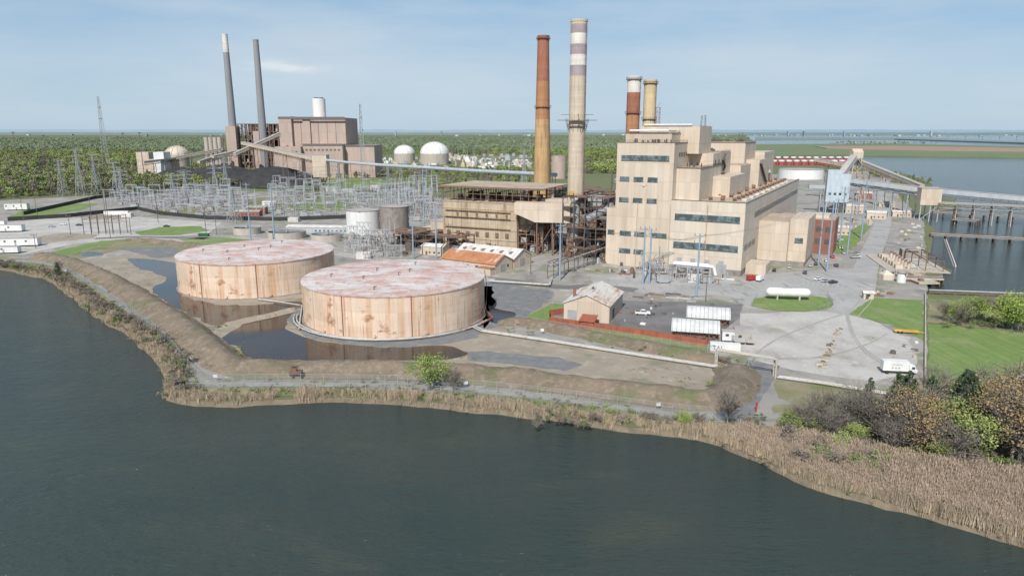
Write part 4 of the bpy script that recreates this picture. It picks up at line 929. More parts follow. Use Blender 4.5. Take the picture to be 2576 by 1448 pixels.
# ================= substations
def substation(name,poly,n,seed,big=1.0,nx=8,ny=4,tk=1.35):
    r=random.Random(seed); P=GG(poly); xs=[p[0] for p in P];ys=[p[1] for p in P]
    T=Thing(name); s=T('steelwork','galv_steel')
    X0,X1,Y0,Y1=min(xs),max(xs),min(ys),max(ys)
    for j in range(ny):
        for i in range(nx):
            x=X0+(X1-X0)*(i+.5)/nx; y=Y0+(Y1-Y0)*(j+.5)/ny; wd=(X1-X0)/nx*.92
            if not inpoly(x,y,P): continue
            h=r.choice((7,9,12,14,17))*big
            for dx in (-wd/2,wd/2):
                for o in (-.35,.35): s.beam((x+dx+o,y,0),(x+dx+o,y,h),.14*tk)
                for k in range(int(h/1.5)): s.beam((x+dx-.35,y,k*1.5),(x+dx+.35,y,k*1.5+1.5),.08*tk)
            if r.random()<.35: s.beam((x+wd/2,y,h),(x+wd/2,y,h+6),.25)
            s.truss((x-wd/2,y,h-.8),(x+wd/2,y,h-.8),.8,.8,int(wd/1.6)+1,.1*tk)
            for k in range(3):
                xx=x-wd/3+k*wd/3; T('insulators','insulator').cyl(xx,y,h-2.4,h-.8,.14,n=6)
                T('bus','galv_steel').beam((xx,y,h-2.4),(xx,y+(Y1-Y0)/ny*.9,h-2.4 if r.random()<.5 else 5),.09,n=5)
    k=0;tr=0
    while k<n and tr<n*30:
        tr+=1;x=r.uniform(X0,X1);y=r.uniform(Y0,Y1)
        if not inpoly(x,y,P): continue
        k+=1;t=r.random()
        if t<.6:
            for d in (-2,0,2): s.beam((x+d,y,0),(x+d,y,2.6),.2); T('insulators').cyl(x+d,y,2.8,4.6,.16,n=6); 
            s.beam((x-2.6,y,2.7),(x+2.6,y,2.7),.25); T('bus').beam((x-2.5,y,4.7),(x+2.5,y,4.7),.08,n=5)
        elif t<.85:
            q=T('breakers','grey_steel'); q.box(x-1.4,x+1.4,y-1,y+1,.3,2.4)
            for d in (-1,0,1): T('insulators').cyl(x+d,y,2.4,4.4,.18,n=6)
        else:
            q=T('transformers','grey_steel'); q.box(x-2.2,x+2.2,y-1.5,y+1.5,.4,4); q.box(x-3.2,x-2.3,y-1.3,y+1.3,.8,3.6); q.box(x+2.3,x+3.2,y-1.3,y+1.3,.8,3.6); q.beam((x-1.8,y,5),(x+1.8,y,5),.5,n=10)
            for d in (-1.2,0,1.2): T('insulators').cyl(x+d,y-.6,4,6,.2,.1,n=6)
    T('control_house','roof_white').box(X0+(X1-X0)*.45,X0+(X1-X0)*.45+8,Y0+4,Y0+9,0,3.4)
    T.done()
substation('electrical_substation',[(255,508),(420,492),(560,484),(620,500),(640,545),(520,548),(400,535),(340,524)],190,1,nx=17,ny=8)
substation('electrical_substation',[(700,484),(1080,492),(1095,560),(880,548),(660,548)],280,2,1.2,nx=24,ny=9)
substation('electrical_substation',[(862,612),(985,606),(1010,650),(880,655)],30,3,.8,nx=5,ny=4,tk=1)
substation('electrical_substation',[(1610,668),(1700,650),(1800,680),(1790,715),(1640,712)],30,4,.8,nx=4,ny=3,tk=1)
substation('electrical_substation',[(960,500),(1100,470),(1110,520),(1000,560)],90,5,1.4,nx=11,ny=6)
T=Thing('pipe_rack')
P0=Vector(G(1385,700)); P1=Vector(G(1568,640))
T('truss','dark_steel').truss(P0+Vector((0,0,6)),P1+Vector((0,0,7)),3,2,18,.25)
for q in dens([P0,P1],9): T('legs','dark_steel').beam((q.x-1.5,q.y,0),(q.x-1.5,q.y,6.5),.35); T('legs').beam((q.x+1.5,q.y,0),(q.x+1.5,q.y,6.5),.35)
T('pipes','pipe_paint').tube([P0+Vector((0,0,6.6)),P1+Vector((0,0,7.6))],.35,8); T.done()
clutter('plant_equipment',[(1500,650),(1690,668),(1860,705),(1850,722),(1640,705),(1500,690)],80,11,2.0,2.6,('grey_steel','galv_steel','dark_steel','pipe_paint','rust_steel'))
clutter('plant_equipment',[(1130,640),(1480,640),(1480,620),(1130,615)],60,12,2.2,3.5,('grey_steel','dark_steel','brown_steel','rust_steel','galv_steel'))
clutter('plant_equipment',[(880,590),(1110,600),(1110,640),(1000,640),(880,605)],90,13,2.6,4,('grey_steel','dark_steel','pipe_paint','rust_steel','siding'))
clutter('plant_equipment',[(1870,690),(2160,590),(2200,560),(2080,540),(2040,600)],55,14,2.6,3.5,('grey_steel','dark_steel','pipe_paint','rust_steel','siding','galv_steel'))
T=Thing('pipe_rack_structure',G(1035,625),-radians(29)); frame(T,-20,34,0,26,0,9,7,3,2,.35,fill=.4,seed=21); T.done()
T=Thing('coal_handling_structure',G(1330,560)); frame(T,-8,60,0,50,0,24,7,5,4,.5,fill=.35,seed=22,m='brown_steel'); T.done()
T=Thing('overhead_crane_frame',G(1700,705),-radians(29)); frame(T,0,16,0,8,0,7,3,1,1,.4,fill=.5,seed=23,m='galv_steel'); T('header','white_paint').tube([(-2,2,7.8),(17,2,7.8),(18,2,4)],.8,12); T('header').tube([(-2,5,7.8),(14,5,7.8)],.7,12); T.done()
def rtank(name,px,pyb,w,pyt,m='white_paint',roof='roof_grey'):
    Xc,Yc,_=G(px,pyb); k=w/2/F*(Yc*C0+60*S0); Yc+=k; X=XA(px,Yc,5); zt=ZA(pyt,Yc-k); T=Thing(name,(X,Yc,0))
    T('shell',m).cyl(0,0,0,zt,k,k,40,False); T('roof',roof).cyl(0,0,zt,zt+.5,k+.1,.5,40); T('rim','rust_steel').ring(0,0,zt-.25,zt+.05,k+.01,k+.15,40)
    for i in range(20): a=i*pi/10; T('railing','grey_steel').beam((k*cos(a),k*sin(a),zt),(k*cos(a),k*sin(a),zt+1.1),.08)
    T('railing').ring(0,0,zt+1.05,zt+1.12,k-.05,k+.05,40)
    T('stair','rust_steel').beam((k+.3,0,0),(0,-k-.5,zt),.5,.2)
    T.done()
rtank('water_tank',914,592,84,532); rtank('water_tank',993,590,74,522,'dark_concrete'); rtank('white_tank',2014,452,110,428,'white_paint'); rtank('white_tank',2270,712,22,688)
rtank('water_tank',1405,450,38,392,'siding_far'); rtank('water_tank',2238,700,30,684,'siding')
def basin(px,pyb,w):
    Xc,Yc,_=G(px,pyb); k=w/2/F*(Yc*C0+66*S0); Yc+=k; X=XA(px,Yc,2); T=Thing('clarifier_basin',(X,Yc,0))
    T('wall','concrete').ring(0,0,0,4.5,k-.5,k,40); T('water','puddle').cyl(0,0,0,3.9,k-.5,n=40); T('bridge','galv_steel').truss((-k,0,4.6),(k,0,4.6),1.2,1,12,.12); T('hub','grey_steel').cyl(0,0,4,6,1,n=12); T.done()
basin(622,592,68); basin(722,605,96); basin(824,611,84)
T=Thing('dumpster',G(500,595)); T('bin','green_paint').add([(0,0,.2),(6,0,.2),(6,2.4,.2),(0,2.4,.2),(-.6,-.1,2),(6.6,-.1,2),(6.6,2.5,2),(-.6,2.5,2)],[(0,1,2,3),(0,1,5,4),(1,2,6,5),(2,3,7,6),(3,0,4,7)]); T('rim','green_paint').box(-.7,6.7,-.2,0,1.9,2.1); T.done()
def shed(name,px,py,l,w,h,ang,m='siding',rf='roof_grey'):
    T=Thing(name,G(px,py),ang); T('walls',m).house(0,l,0,w,h,h*1.25); T('roof',rf).gable(0,l,0,w,h,h*1.25,ov=.3,th=.15)
    T('door','dark_steel').box(l*.2,l*.2+1.2,-.06,.05,0,2.3); 
    for k in range(int(l/4)): T('windows','glass_dark').box(l*.35+k*3,l*.35+k*3+1.2,-.06,.05,1.2,2.2) if l*.35+k*3+1.2<l else None
    T.done()
for a in (('brick_shed',585,545,22,8,4,.05,'brick','roof_grey'),('brick_shed',620,540,16,8,6,.05,'brick','roof_grey'),('equipment_shed',720,585,60,10,4,-.1,'galv_steel','roof_white'),('equipment_shed',820,488,14,8,6,0,'white_paint','roof_white'),('equipment_shed',860,490,14,8,5,0,'white_paint','roof_white'),('equipment_shed',660,520,12,6,4,0,'white_paint','roof_white'),
 ('equipment_shed',2110,535,20,12,6,-.4,'siding','roof_white'),('equipment_shed',2180,550,14,8,5,-.4,'siding','roof_white'),('equipment_shed',2210,520,14,8,4,-.4,'concrete','roof_grey'),('equipment_shed',2150,500,16,10,6,-.4,'brick','roof_rusty'),('equipment_shed',2090,590,12,8,5,-.4,'siding','roof_rusty'),('equipment_shed',1700,665,8,5,3.5,-.4,'siding','roof_grey'),('equipment_shed',930,480,12,8,5,0,'white_paint','roof_white'),('equipment_shed',1060,640,14,8,5,-.4,'siding','roof_white'),('equipment_shed',2245,545,16,8,4,-.3,'siding','roof_white'),('guard_booth',2172,752,4,3,2.6,-.2,'siding','roof_white')): shed(*a)
# ================= distant plant
Yb=1070
def fx(px,z=60,Y=Yb): return XA(px,Y,z)
T=Thing('distant_power_plant',(0,Yb,0))
wf=T('walls','siding_far'); 
wf.box(fx(703),fx(735),0,70,0,ZA(293,Yb)); wf.box(fx(735.3),fx(868),6,90,0,ZA(296,Yb)); wf.box(fx(762),fx(780),3,6,0,ZA(300,Yb))
wf.box(fx(770),fx(868),-20,5.8,0,ZA(362,Yb)); wf.box(fx(868.5),fx(942),-6,60,0,ZA(365,Yb)); wf.box(fx(700),fx(769),-30,-.2,0,ZA(368,Yb))
T('dark_bands','siding_far_dark').box(fx(702.6),fx(868.4),-.4,-.02,ZA(299,Yb),ZA(294,Yb)); T('dark_bands').box(fx(735),fx(868.3),5.6,5.9,ZA(301,Yb),ZA(296,Yb)+.6); T('dark_bands').box(fx(770),fx(868.2),-20.5,-20.1,ZA(366,Yb),ZA(361,Yb)); T('dark_bands').box(fx(868.4),fx(942.4),-6.5,-6.1,ZA(369,Yb),ZA(364,Yb))
for k in range(9): T('louvres','siding_far_dark').box(fx(776+10*k),fx(782+10*k),-20.4,-20.05,ZA(378,Yb),ZA(374,Yb))
for k in range(6): T('louvres').box(fx(706+10*k),fx(711+10*k),-30.4,-30.05,ZA(385,Yb),ZA(378,Yb))
for k in range(5): T('seams','siding_far_dark').box(fx(755+22*k),fx(756+22*k),5.7,5.95,40,ZA(306,Yb))
frame(T,fx(600),fx(700),0,60,0,ZA(312,Yb),9,4,7,1.5,m='brown_steel',fill=.5,seed=31)
frame(T,fx(560),fx(600),0,50,0,ZA(345,Yb),4,3,5,1.2,m='brown_steel',fill=.5,seed=32)
T('absorber','white_paint').cyl(fx(787),45,ZA(293,Yb),ZA(245,Yb),10,10,24); T('flue_tops','dark_steel').cyl(fx(787)-4,45,ZA(245,Yb),ZA(242,Yb),3.6,n=12); T('flue_tops').cyl(fx(787)+4,45,ZA(245,Yb),ZA(242,Yb),3.6,n=12)
for k in range(4): T('silos','concrete').cyl(fx(532+11*k),-20,0,ZA(345,Yb),3.2,n=12)
wf.box(fx(575),fx(600),-10,8,0,ZA(318,Yb)); wf.box(fx(640),fx(655),-5,-1,0,ZA(330,Yb))
T('tan_structures','siding').box(fx(390),fx(420),-60,-40,0,ZA(380,Yb)); T('tan_structures').box(fx(440),fx(500),-90,-70,0,ZA(395,Yb)); T('white_house','white_paint').box(fx(474),fx(497),-110,-90,0,ZA(382,Yb-100))
T.done()
for px,pt_,bd in ((565,86,[(132,'stack_far_grey'),(None,'stack_white_band')]),(643,100,[(None,'stack_far_grey')])):
    T,zt,R_=chimney('tall_chimney_stack',px,Yb,pt_,6.6,3.9,bd,(),lad=False); T.done()
def dome(px,pyb,w,Y,m='white_paint',zb=0):
    r=w/2/F*Y*C0; T=Thing('storage_dome',(XA(px,Y,20),Y,zb)); z0=ZA(pyb,Y)
    T('base','concrete').cyl(0,0,0,z0,r,r,36,False); T('shell',m).cone_sphere(0,0,z0,r,36,10,sz=.8)
    for i in range(12):
        a=i*pi/6; T('seams','concrete').tube([((r*cos(t)+.2)*cos(a),(r*cos(t)+.2)*sin(a),z0+.8*r*sin(t)+.2) for t in [j*pi/16 for j in range(9)]],.4,4)
    T.done()
dome(1093,386,72,1500); dome(1017,386,52,1550); dome(447,390,56,1150,'siding_light')
def conveyor(name,a,b,w=4,h=4,m='siding',legs=5,lm='brown_steel',trus=True,lw=.5):
    a=Vector(a);b=Vector(b); T=Thing(name); T('gallery',m).beam(a,b,w,h)
    T('roof','roof_grey').beam(a+Vector((0,0,h/2+.15)),b+Vector((0,0,h/2+.15)),w+.4,.25)
    if trus: T('truss',lm).truss(a-Vector((0,0,h/2+3)),b-Vector((0,0,h/2+3)),w*.9,2.9,max(4,int((b-a).length/5)),lw*.6)
    for k in range(1,legs+1):
        q=a.lerp(b,k/(legs+1)); s_=(b-a).cross(Vector((0,0,1))).normalized()*w*.7; zt=q.z-h/2-(3 if trus else 0)
        for sg in (-1,1): T('legs',lm).beam((q.x+sg*s_.x*1.3,q.y+sg*s_.y*1.3,-2),(q.x+sg*s_.x*.6,q.y+sg*s_.y*.6,zt),lw)
        for j in range(3): T('legs').beam((q.x-s_.x,q.y-s_.y,zt*j/3),(q.x+s_.x,q.y+s_.y,zt*(j+1)/3),lw*.5)
    T.done()
def pt(px,py,Y): return (XA(px,Y,ZA(py,Y)),Y,ZA(py,Y))
conveyor('coal_conveyor',pt(805,402,800),pt(610,360,1030),5,4,'siding',4)
conveyor('coal_conveyor',pt(590,388,980),pt(703,337,1050),5,4,'siding_light',2)
conveyor('coal_conveyor',pt(600,380,1000),pt(535,395,960),4,3,'siding',2); conveyor('coal_conveyor',pt(360,408,930),pt(440,398,980),4,2,'siding_light',2); conveyor('coal_conveyor',pt(440,398,980),pt(560,375,1040),4,3,'siding_light',2); conveyor('coal_conveyor',pt(500,408,960),pt(570,385,1030),4,3,'siding_light',1)
T=Thing('conveyor_transfer_tower',pt(806,402,800)[:2]+(0,)); T('walls','siding').box(-8,8,-5,9,18,ZA(390,800)); 
for x in (-7,0,7):
    for y in (-4,8): T('legs','rust_steel').beam((x,y,0),(x,y,18),.8)
T('legs').beam((-7,-4,2),(7,-4,17),.4); T('legs').beam((7,-4,2),(-7,-4,17),.4); T('roof','roof_grey').box(-8.3,8.3,-5.3,9.3,ZA(390,800),ZA(390,800)+.4); T.done()
T=Thing('tube_conveyor'); A=crom([pt(822,403,795),pt(900,411,740),pt(1060,421,660),pt(1200,430,590),pt(1340,437,525),pt(1400,440,510)],5)
T('tube','galv_steel').tube(A,1.5,14)
T('walkway','white_paint').tube([q+Vector((0,-1.7,-.6)) for q in A],.25,5)
for q in dens(A[::4],38): T('trestles','brown_steel').beam((q.x-3,q.y,0),(q.x-1,q.y,q.z-1.5),.4); T('trestles').beam((q.x+3,q.y,0),(q.x+1,q.y,q.z-1.5),.4); T('trestles').beam((q.x-3,q.y,2),(q.x+2,q.y,q.z*.5),.25)
T.done()
def pile(name,cx,cy,rx,ry,h,m):
    n=36;k=8;vs=[(cx,cy,h)];fs=[]
    for j in range(1,k+1):
        for i in range(n):
            a=2*pi*i/n; t=j/k; e=1+.15*noise.noise(Vector((cos(a)*2,sin(a)*2,t)))
            vs.append((cx+rx*t*cos(a)*e,cy+ry*t*sin(a)*e,max(-.1,h*(1-t**1.6)+h*.08*noise.noise(Vector((cos(a)*4,sin(a)*4,t*5))))if j<k else -.1))
    for i in range(n): fs.append((0,1+i,1+(i+1)%n))
    for j in range(k-1):
        for i in range(n): fs.append((1+j*n+i,1+(j+1)*n+i,1+(j+1)*n+(i+1)%n,1+j*n+(i+1)%n))
    me=bpy.data.meshes.new(name); me.from_pydata(vs,[],fs); me.materials.append(M[m]); o=bpy.data.objects.new(name,me); COL.objects.link(o)
pile('coal_pile',fx(560,0,945),945,75,42,25,'coal'); pile('coal_pile',fx(690,0,935),935,75,42,23,'coal'); pile('coal_pile',fx(455,0,965),965,55,38,21,'coal')
clutter('distant_switchyard',[(930,402),(1160,398),(1330,405),(1340,425),(1000,425)],260,41,7,9,('galv_steel','white_paint','grey_steel','siding'))
clutter('distant_terminal',[(1120,392),(1340,392),(1340,400),(1120,400)],50,42,12,8,('grey_steel','siding_far','galv_steel'))
T=Thing('red_tank_row')
for j,(py,k) in enumerate(((412,12),(402,14))):
    for i in range(k):
        x,y,_=G(1908+i*19-j*8,py+4); T('drums','dull_red').cyl(x,y,0,8,6.4,n=16); T('tops','white_paint').ring(x,y,8,11,5,6.2,16)
T.done()
# ================= right bank: conveyors and piers
T=Thing('conveyor_transfer_tower',pt(2104,500,600)[:2]+(0,),-.35)
T('walls','blue_cladding').box(-9,9,-6,10,10,ZA(438,600)); T('upper','blue_cladding').box(-9,2,-5.9,9,ZA(438,600)+.05,ZA(428,600))
for x in (-8,0,8):
    for y in (-5,9): T('legs','galv_steel').beam((x,y,0),(x,y,10),.8)
for k in range(4): T('windows','glass_dark').box(-7+4*k,-5+4*k,-6.1,-5.9,16,18)
T.done()
conveyor('coal_conveyor',pt(2128,452,598),pt(2330,478,560),4.5,3.5,'galv_steel',4,'galv_steel'); conveyor('coal_conveyor',pt(2128,462,606),pt(2330,492,566),4,3,'blue_cladding',4,'galv_steel',False)
conveyor('coal_conveyor',pt(2362,480,555),pt(2800,520,500),4.5,3.5,'galv_steel',8,'dark_concrete'); conveyor('coal_conveyor',pt(2362,510,550),pt(2800,528,498),8,.8,'concrete',8,'concrete',True)
conveyor('coal_conveyor',pt(2110,448,610),pt(2148,396,640),5,4.5,'galv_steel',1,'galv_steel',False); conveyor('coal_conveyor',pt(2148,400,720),pt(2320,470,580),4,3,'siding',3,'siding_dirty'); conveyor('coal_conveyor',pt(2050,402,740),pt(2150,420,700),4,3,'siding_dirty',2); conveyor('coal_conveyor',pt(1918,385,520),pt(1930,440,480),4,3,'brown_steel',1,'brown_steel')
conveyor('coal_conveyor',pt(2035,468,610),pt(2095,470,605),4,3,'galv_steel',1,'galv_steel')
T=Thing('stacker_tower',(XA(2150,700,30),700,0)); z1=ZA(382,700)
for sx_,sy_ in ((-1,-1),(1,-1),(1,1),(-1,1)): T('legs','siding_dirty').beam((9*sx_,9*sy_,0),(3*sx_,3*sy_,z1-4),1.0)
for k in range(4):
    a=9-6*k/4;b=9-6*(k+1)/4; T('legs').beam((-a,-a,z1*k/4),(b,-b,z1*(k+1)/4-2),.5); T('legs').beam((a,-a,z1*k/4),(-b,-b,z1*(k+1)/4-2),.5)
T('head','siding').house(-5,5,-4,4,z1,z1+3,zb=z1-6); T.done()
T=Thing('conveyor_transfer_tower',pt(2338,500,556)[:2]+(0,),-.2)
T('walls','siding').box(-8,7,-5,8,12,ZA(473,556)); T('roof','roof_grey').box(-8.3,7.3,-5.3,8.3,ZA(473,556),ZA(473,556)+.4)
for x in (-7,0,6):
    for y in (-4,7): T('legs','galv_steel').beam((x,y,-2),(x,y,12),.7)
T('legs').beam((-7,-4,0),(6,-4,12),.4); T.done()
def pier(name,a,b,w,z=1.6,m='dark_concrete',sp=9,rail=True):
    T=Thing(name); a=Vector(a);b=Vector(b); a.z=b.z=z; T('deck',m).beam(a,b,w,.8)
    s_=(b-a).cross(Vector((0,0,1))).normalized()*w*.42
    for q in dens([a,b],sp):
        for sg in (-1,0,1): T('piles','dark_steel').beam((q.x+s_.x*sg,q.y+s_.y*sg,-3),(q.x+s_.x*sg,q.y+s_.y*sg,z-.3),.9)
        if rail:
            for sg in (-1,1): T('railing','rust_steel').beam((q.x+s_.x*sg,q.y+s_.y*sg,z),(q.x+s_.x*sg,q.y+s_.y*sg,z+1.4),.15)
    if rail:
        for sg in (-1,1): T('railing').beam(a+s_*sg+Vector((0,0,1.3)),b+s_*sg+Vector((0,0,1.3)),.15); 
    T('deck_pipes','grey_steel').tube([a+s_*.5+Vector((0,0,.9)),b+s_*.5+Vector((0,0,.9))],.35,8)
    T.done()
pier('unloading_pier',G(2340,595),G(2900,625),6); pier('unloading_pier',G(2340,540),G(2900,570),12,2.5); pier('unloading_pier',G(2400,557),G(2460,562),14,2)
pier('water_intake_platform',G(2270,704),G(2366,706),6,1.2,'concrete',5); pier('seawall',G(2335,738),G(2900,760),1.5,.8,'wood_pole',5,False)
T=Thing('floating_boom'); 
for q in dens(GG([(2378,602),(2392,640),(2402,668)],-.8),2.2): T('floats','white_paint').cyl(q.x,q.y,-1.5,-.7,.8,n=8)
T('line','rust_steel').tube(GG([(2378,602),(2392,640),(2402,668)],-.5),.3,5); T.done()
T=Thing('water_intake_structure',G(2240,680),-.25)
T('slab','concrete').box(-2,27,-2,44,.05,.5)
for k in range(7):
    T('screens','siding').box(3,6.5,3+5.5*k,6.5+5.5*k,.5,2.4+.5*(k%2)); T('screens').cyl(9.5,5+5.5*k,.5,3.2,.7,n=10); T('motors','rust_steel').cyl(9.5,5+5.5*k,3.2,4.1,.85,.5,n=10); T('pipework','pipe_paint').tube([(10.3,5+5.5*k,1.5),(14,5+5.5*k,1.5),(14,5+5.5*k,.4)],.35,8)
for y in (0,12,24,36): 
    T('gantry','rust_steel').beam((16,y,.5),(16,y,6),.35); T('gantry').beam((24,y,.5),(24,y,6),.35); T('gantry').beam((16,y,6),(24,y,6),.35)
for x in (16,24): T('gantry').beam((x,0,6),(x,36,6),.4)
T('screen_house','dark_concrete').box(15,23,38,44,.5,5); T('screen_house_roof','roof_grey').box(14.8,23.2,37.8,44.2,5,5.3)
for q in dens([(-2,-2,.5),(27,-2,.5),(27,44,.5)],2.5): T('railing','yellow_paint').beam(q,(q.x,q.y,1.6),.1)
T('railing').tube([(-2,-2,1.6),(27,-2,1.6),(27,44,1.6)],.05,5)
T.done()
T=Thing('intake_barge',G(2312,716)); T('deck','concrete').box(0,9.5,0,22,.2,1.0); T('fenders','rust_steel').box(-.3,0,0,22,-1,1); T('fenders').box(9.5,9.8,0,22,-1,1); T('cabin','siding_dirty').box(3,6.5,10,15,1,3); T('winch','rust_steel').box(2,4,3,5,1,2)
for q in dens([(0,0,1),(9.5,0,1),(9.5,22,1)],2.2): T('railing','yellow_paint').beam(q,(q.x,q.y,2.1),.1)
T('railing').tube([(0,0,2.1),(9.5,0,2.1),(9.5,22,2.1)],.05,5); T.done()
T=Thing('dock_tent',G(2222,704)); T('fabric','siding_light').add([(0,0,0),(5,0,0),(5,5,0),(0,5,0),(0,0,2.4),(5,0,2.4),(5,5,2.4),(0,5,2.4),(2.5,2.5,4.4)],[(0,1,5,4),(1,2,6,5),(2,3,7,6),(3,0,4,7),(4,5,8),(5,6,8),(6,7,8),(7,4,8)]); T.done()
clutter('quay_equipment',[(2250,600),(2335,600),(2325,560),(2280,560)],9,61,1.6,1.2,('pipe_paint','grey_steel','siding')); clutter('quay_equipment',[(2180,745),(2260,745),(2250,735),(2180,735)],12,62,2.2,1.0,('white_paint','concrete','rust_steel'))
clutter('quay_equipment',[(2250,640),(2330,640),(2335,600),(2260,600)],10,63,1.6,1.2,('rust_steel','pipe_paint','siding','concrete'))
T=Thing('causeway_bridge'); Yf=6200
T('deck','far_hill_hazy').box(XA(2300,Yf),XA(2900,Yf),Yf,Yf+12,20,22)
for k in range(16): x=XA(2300,Yf)+k*150; T('piers','far_hill_hazy').box(x,x+4,Yf+4,Yf+10,-2,20)
T.done()
T=Thing('distant_skyline'); rs_=random.Random(9)
for k in range(70):
    Y=rs_.uniform(8500,10800); px=rs_.choice([rs_.uniform(1850,2620),rs_.uniform(900,1850),rs_.uniform(0,2620)]); x=XA(px,Y); h=rs_.uniform(3,12) if rs_.random()<.92 else rs_.uniform(35,55); wd=rs_.uniform(12,45) if h<30 else 16
    T(*rs_.choice([('white_blocks','far_white_hazy'),('grey_blocks','far_hill_hazy'),('green_blocks','far_shore_hazy')])).box(x,x+wd,Y,Y+40,0,h+8)
for k in range(6):
    Y=9000; x=XA(2380+k*28,Y); T('cranes','far_hill_hazy').beam((x,Y,0),(x,Y,60),4); T('cranes').beam((x-25,Y,52),(x+25,Y,62),3)
T.done()
# ================= vegetation
def leafquad(p,f,c,s,r):
    a=Vector((r.gauss(0,1),r.gauss(0,1),r.gauss(0,1))).normalized(); b=a.cross(Vector((r.gauss(0,1),r.gauss(0,1),r.gauss(0,1)))).normalized()
    a*=s*r.uniform(.6,1.2); b*=s*r.uniform(.4,.9); n=len(p)
    p+=[tuple(c-a),tuple(c+b*.8),tuple(c+a),tuple(c-b)]; f.append((n,n+1,n+2,n+3))
def tree_mesh(name,seed,h,cr,shape,nc,nl,ls,leaf,bark='bark'):
    r=random.Random(seed); P=Part(None)
    top=Vector((r.uniform(-.3,.3),r.uniform(-.3,.3),h*(.95 if shape=='cone' else .7))); 
    prev=Vector((0,0,-.2)); segs=5
    def taper(a,b,r0,r1,n=5):
        d=(b-a).normalized(); up=Vector((0,0,1)) if abs(d.z)<.9 else Vector((1,0,0)); sx=d.cross(up).normalized(); sy=sx.cross(d)
        P.add([a+sx*r0*cos(2*pi*i/n)+sy*r0*sin(2*pi*i/n) for i in range(n)]+[b+sx*r1*cos(2*pi*i/n)+sy*r1*sin(2*pi*i/n) for i in range(n)],[(i,(i+1)%n,n+(i+1)%n,n+i) for i in range(n)])
    tr=h*.016+.04
    for k in range(segs):
        b=top*((k+1)/segs)+Vector((r.uniform(-.15,.15),r.uniform(-.15,.15),0)); taper(prev,b,tr*(1-k/segs*.8),tr*(1-(k+1)/segs*.8)); prev=b
    LV=[];LF=[]
    for k in range(nc):
        if shape=='cone':
            t=r.uniform(.12,1); z=h*t; rad=cr*(1-t)**.8*r.uniform(.5,1)+.2; a=r.uniform(0,2*pi); c=Vector((rad*cos(a),rad*sin(a),z-rad*.15)); cs=.12*h*(1.1-t)
        else:
            u=Vector((r.gauss(0,1),r.gauss(0,1),r.gauss(0,.9))).normalized()*r.uniform(.45,1); c=Vector((u.x*cr,u.y*cr,h*.62+u.z*h*.36)); cs=cr*.3
        base=top*min(1,max(.25,(c.z/h)*.75)); mid=base.lerp(c,.55)+Vector((0,0,cs*.3)); taper(base,mid,tr*.35,tr*.2,4); taper(mid,c,tr*.2,tr*.06,3)
        if shape=='bare':
            for q in range(8):
                e=c+Vector((r.gauss(0,cs),r.gauss(0,cs),abs(r.gauss(0,cs)))) ; taper(mid.lerp(c,r.random()),e,.05,.015,3)
        for q in range(nl):
            d=Vector((r.gauss(0,cs*.6),r.gauss(0,cs*.6),r.gauss(0,cs*.45))); leafquad(LV,LF,c+d,ls,r)
    nb=len(P.f); n=len(P.v); me=bpy.data.meshes.new(name); me.from_pydata(P.v+LV,[],P.f+[tuple(n+i for i in f) for f in LF])
    me.materials.append(M[bark]); me.materials.append(M[leaf])
    for i,f in enumerate(me.polygons): f.material_index=0 if i<nb else 1
    return me
def coll(name,meshes):
    c=bpy.data.collections.new(name)
    for i,m in enumerate(meshes): o=bpy.data.objects.new(name+'_%02d'%i,m); c.objects.link(o)
    return c
def scatter(name,pts,sc,cl,seed):
    me=bpy.data.meshes.new(name); me.from_pydata(pts,[],[]); at=me.attributes.new('sc','FLOAT','POINT'); at.data.foreach_set('value',sc)
    o=bpy.data.objects.new(name,me); COL.objects.link(o)
    ng=bpy.data.node_groups.new(name,'GeometryNodeTree'); ng.interface.new_socket('Geometry',in_out='INPUT',socket_type='NodeSocketGeometry'); ng.interface.new_socket('Geometry',in_out='OUTPUT',socket_type='NodeSocketGeometry')
    gi=ng.nodes.new('NodeGroupInput');go=ng.nodes.new('NodeGroupOutput'); ip=ng.nodes.new('GeometryNodeInstanceOnPoints'); ci=ng.nodes.new('GeometryNodeCollectionInfo'); ci.inputs[0].default_value=cl; ci.inputs['Separate Children'].default_value=True; ci.inputs['Reset Children'].default_value=True
    na=ng.nodes.new('GeometryNodeInputNamedAttribute'); na.data_type='FLOAT'; na.inputs[0].default_value='sc'
    rv=ng.nodes.new('FunctionNodeRandomValue'); rv.data_type='FLOAT_VECTOR'; rv.inputs[0].default_value=(-.05,-.05,0); rv.inputs[1].default_value=(.05,.05,6.28); rv.inputs['Seed'].default_value=seed
    l=ng.links.new; l(gi.outputs[0],ip.inputs['Points']); l(ci.outputs[0],ip.inputs['Instance']); ip.inputs['Pick Instance'].default_value=True
    l(rv.outputs[0],ip.inputs['Rotation']); l(na.outputs[0],ip.inputs['Scale']); l(ip.outputs[0],go.inputs[0])
    md=o.modifiers.new('scatter','NODES'); md.node_group=ng; return o
tm=tree_mesh
FG=coll('forest_green_trees',[tm('forest_tree_a',1,14,5.4,'round',16,16,1.0,'leaf_spring'),tm('forest_tree_b',2,15,5.4,'round',16,16,1.0,'leaf_spring'),tm('forest_tree_d',4,15,5.6,'round',15,16,1.0,'leaf_spring'),tm('forest_tree_e',5,14,3.5,'cone',22,9,.9,'leaf_green'),tm('forest_tree_g',7,13,5.2,'round',15,16,1.0,'leaf_green')])
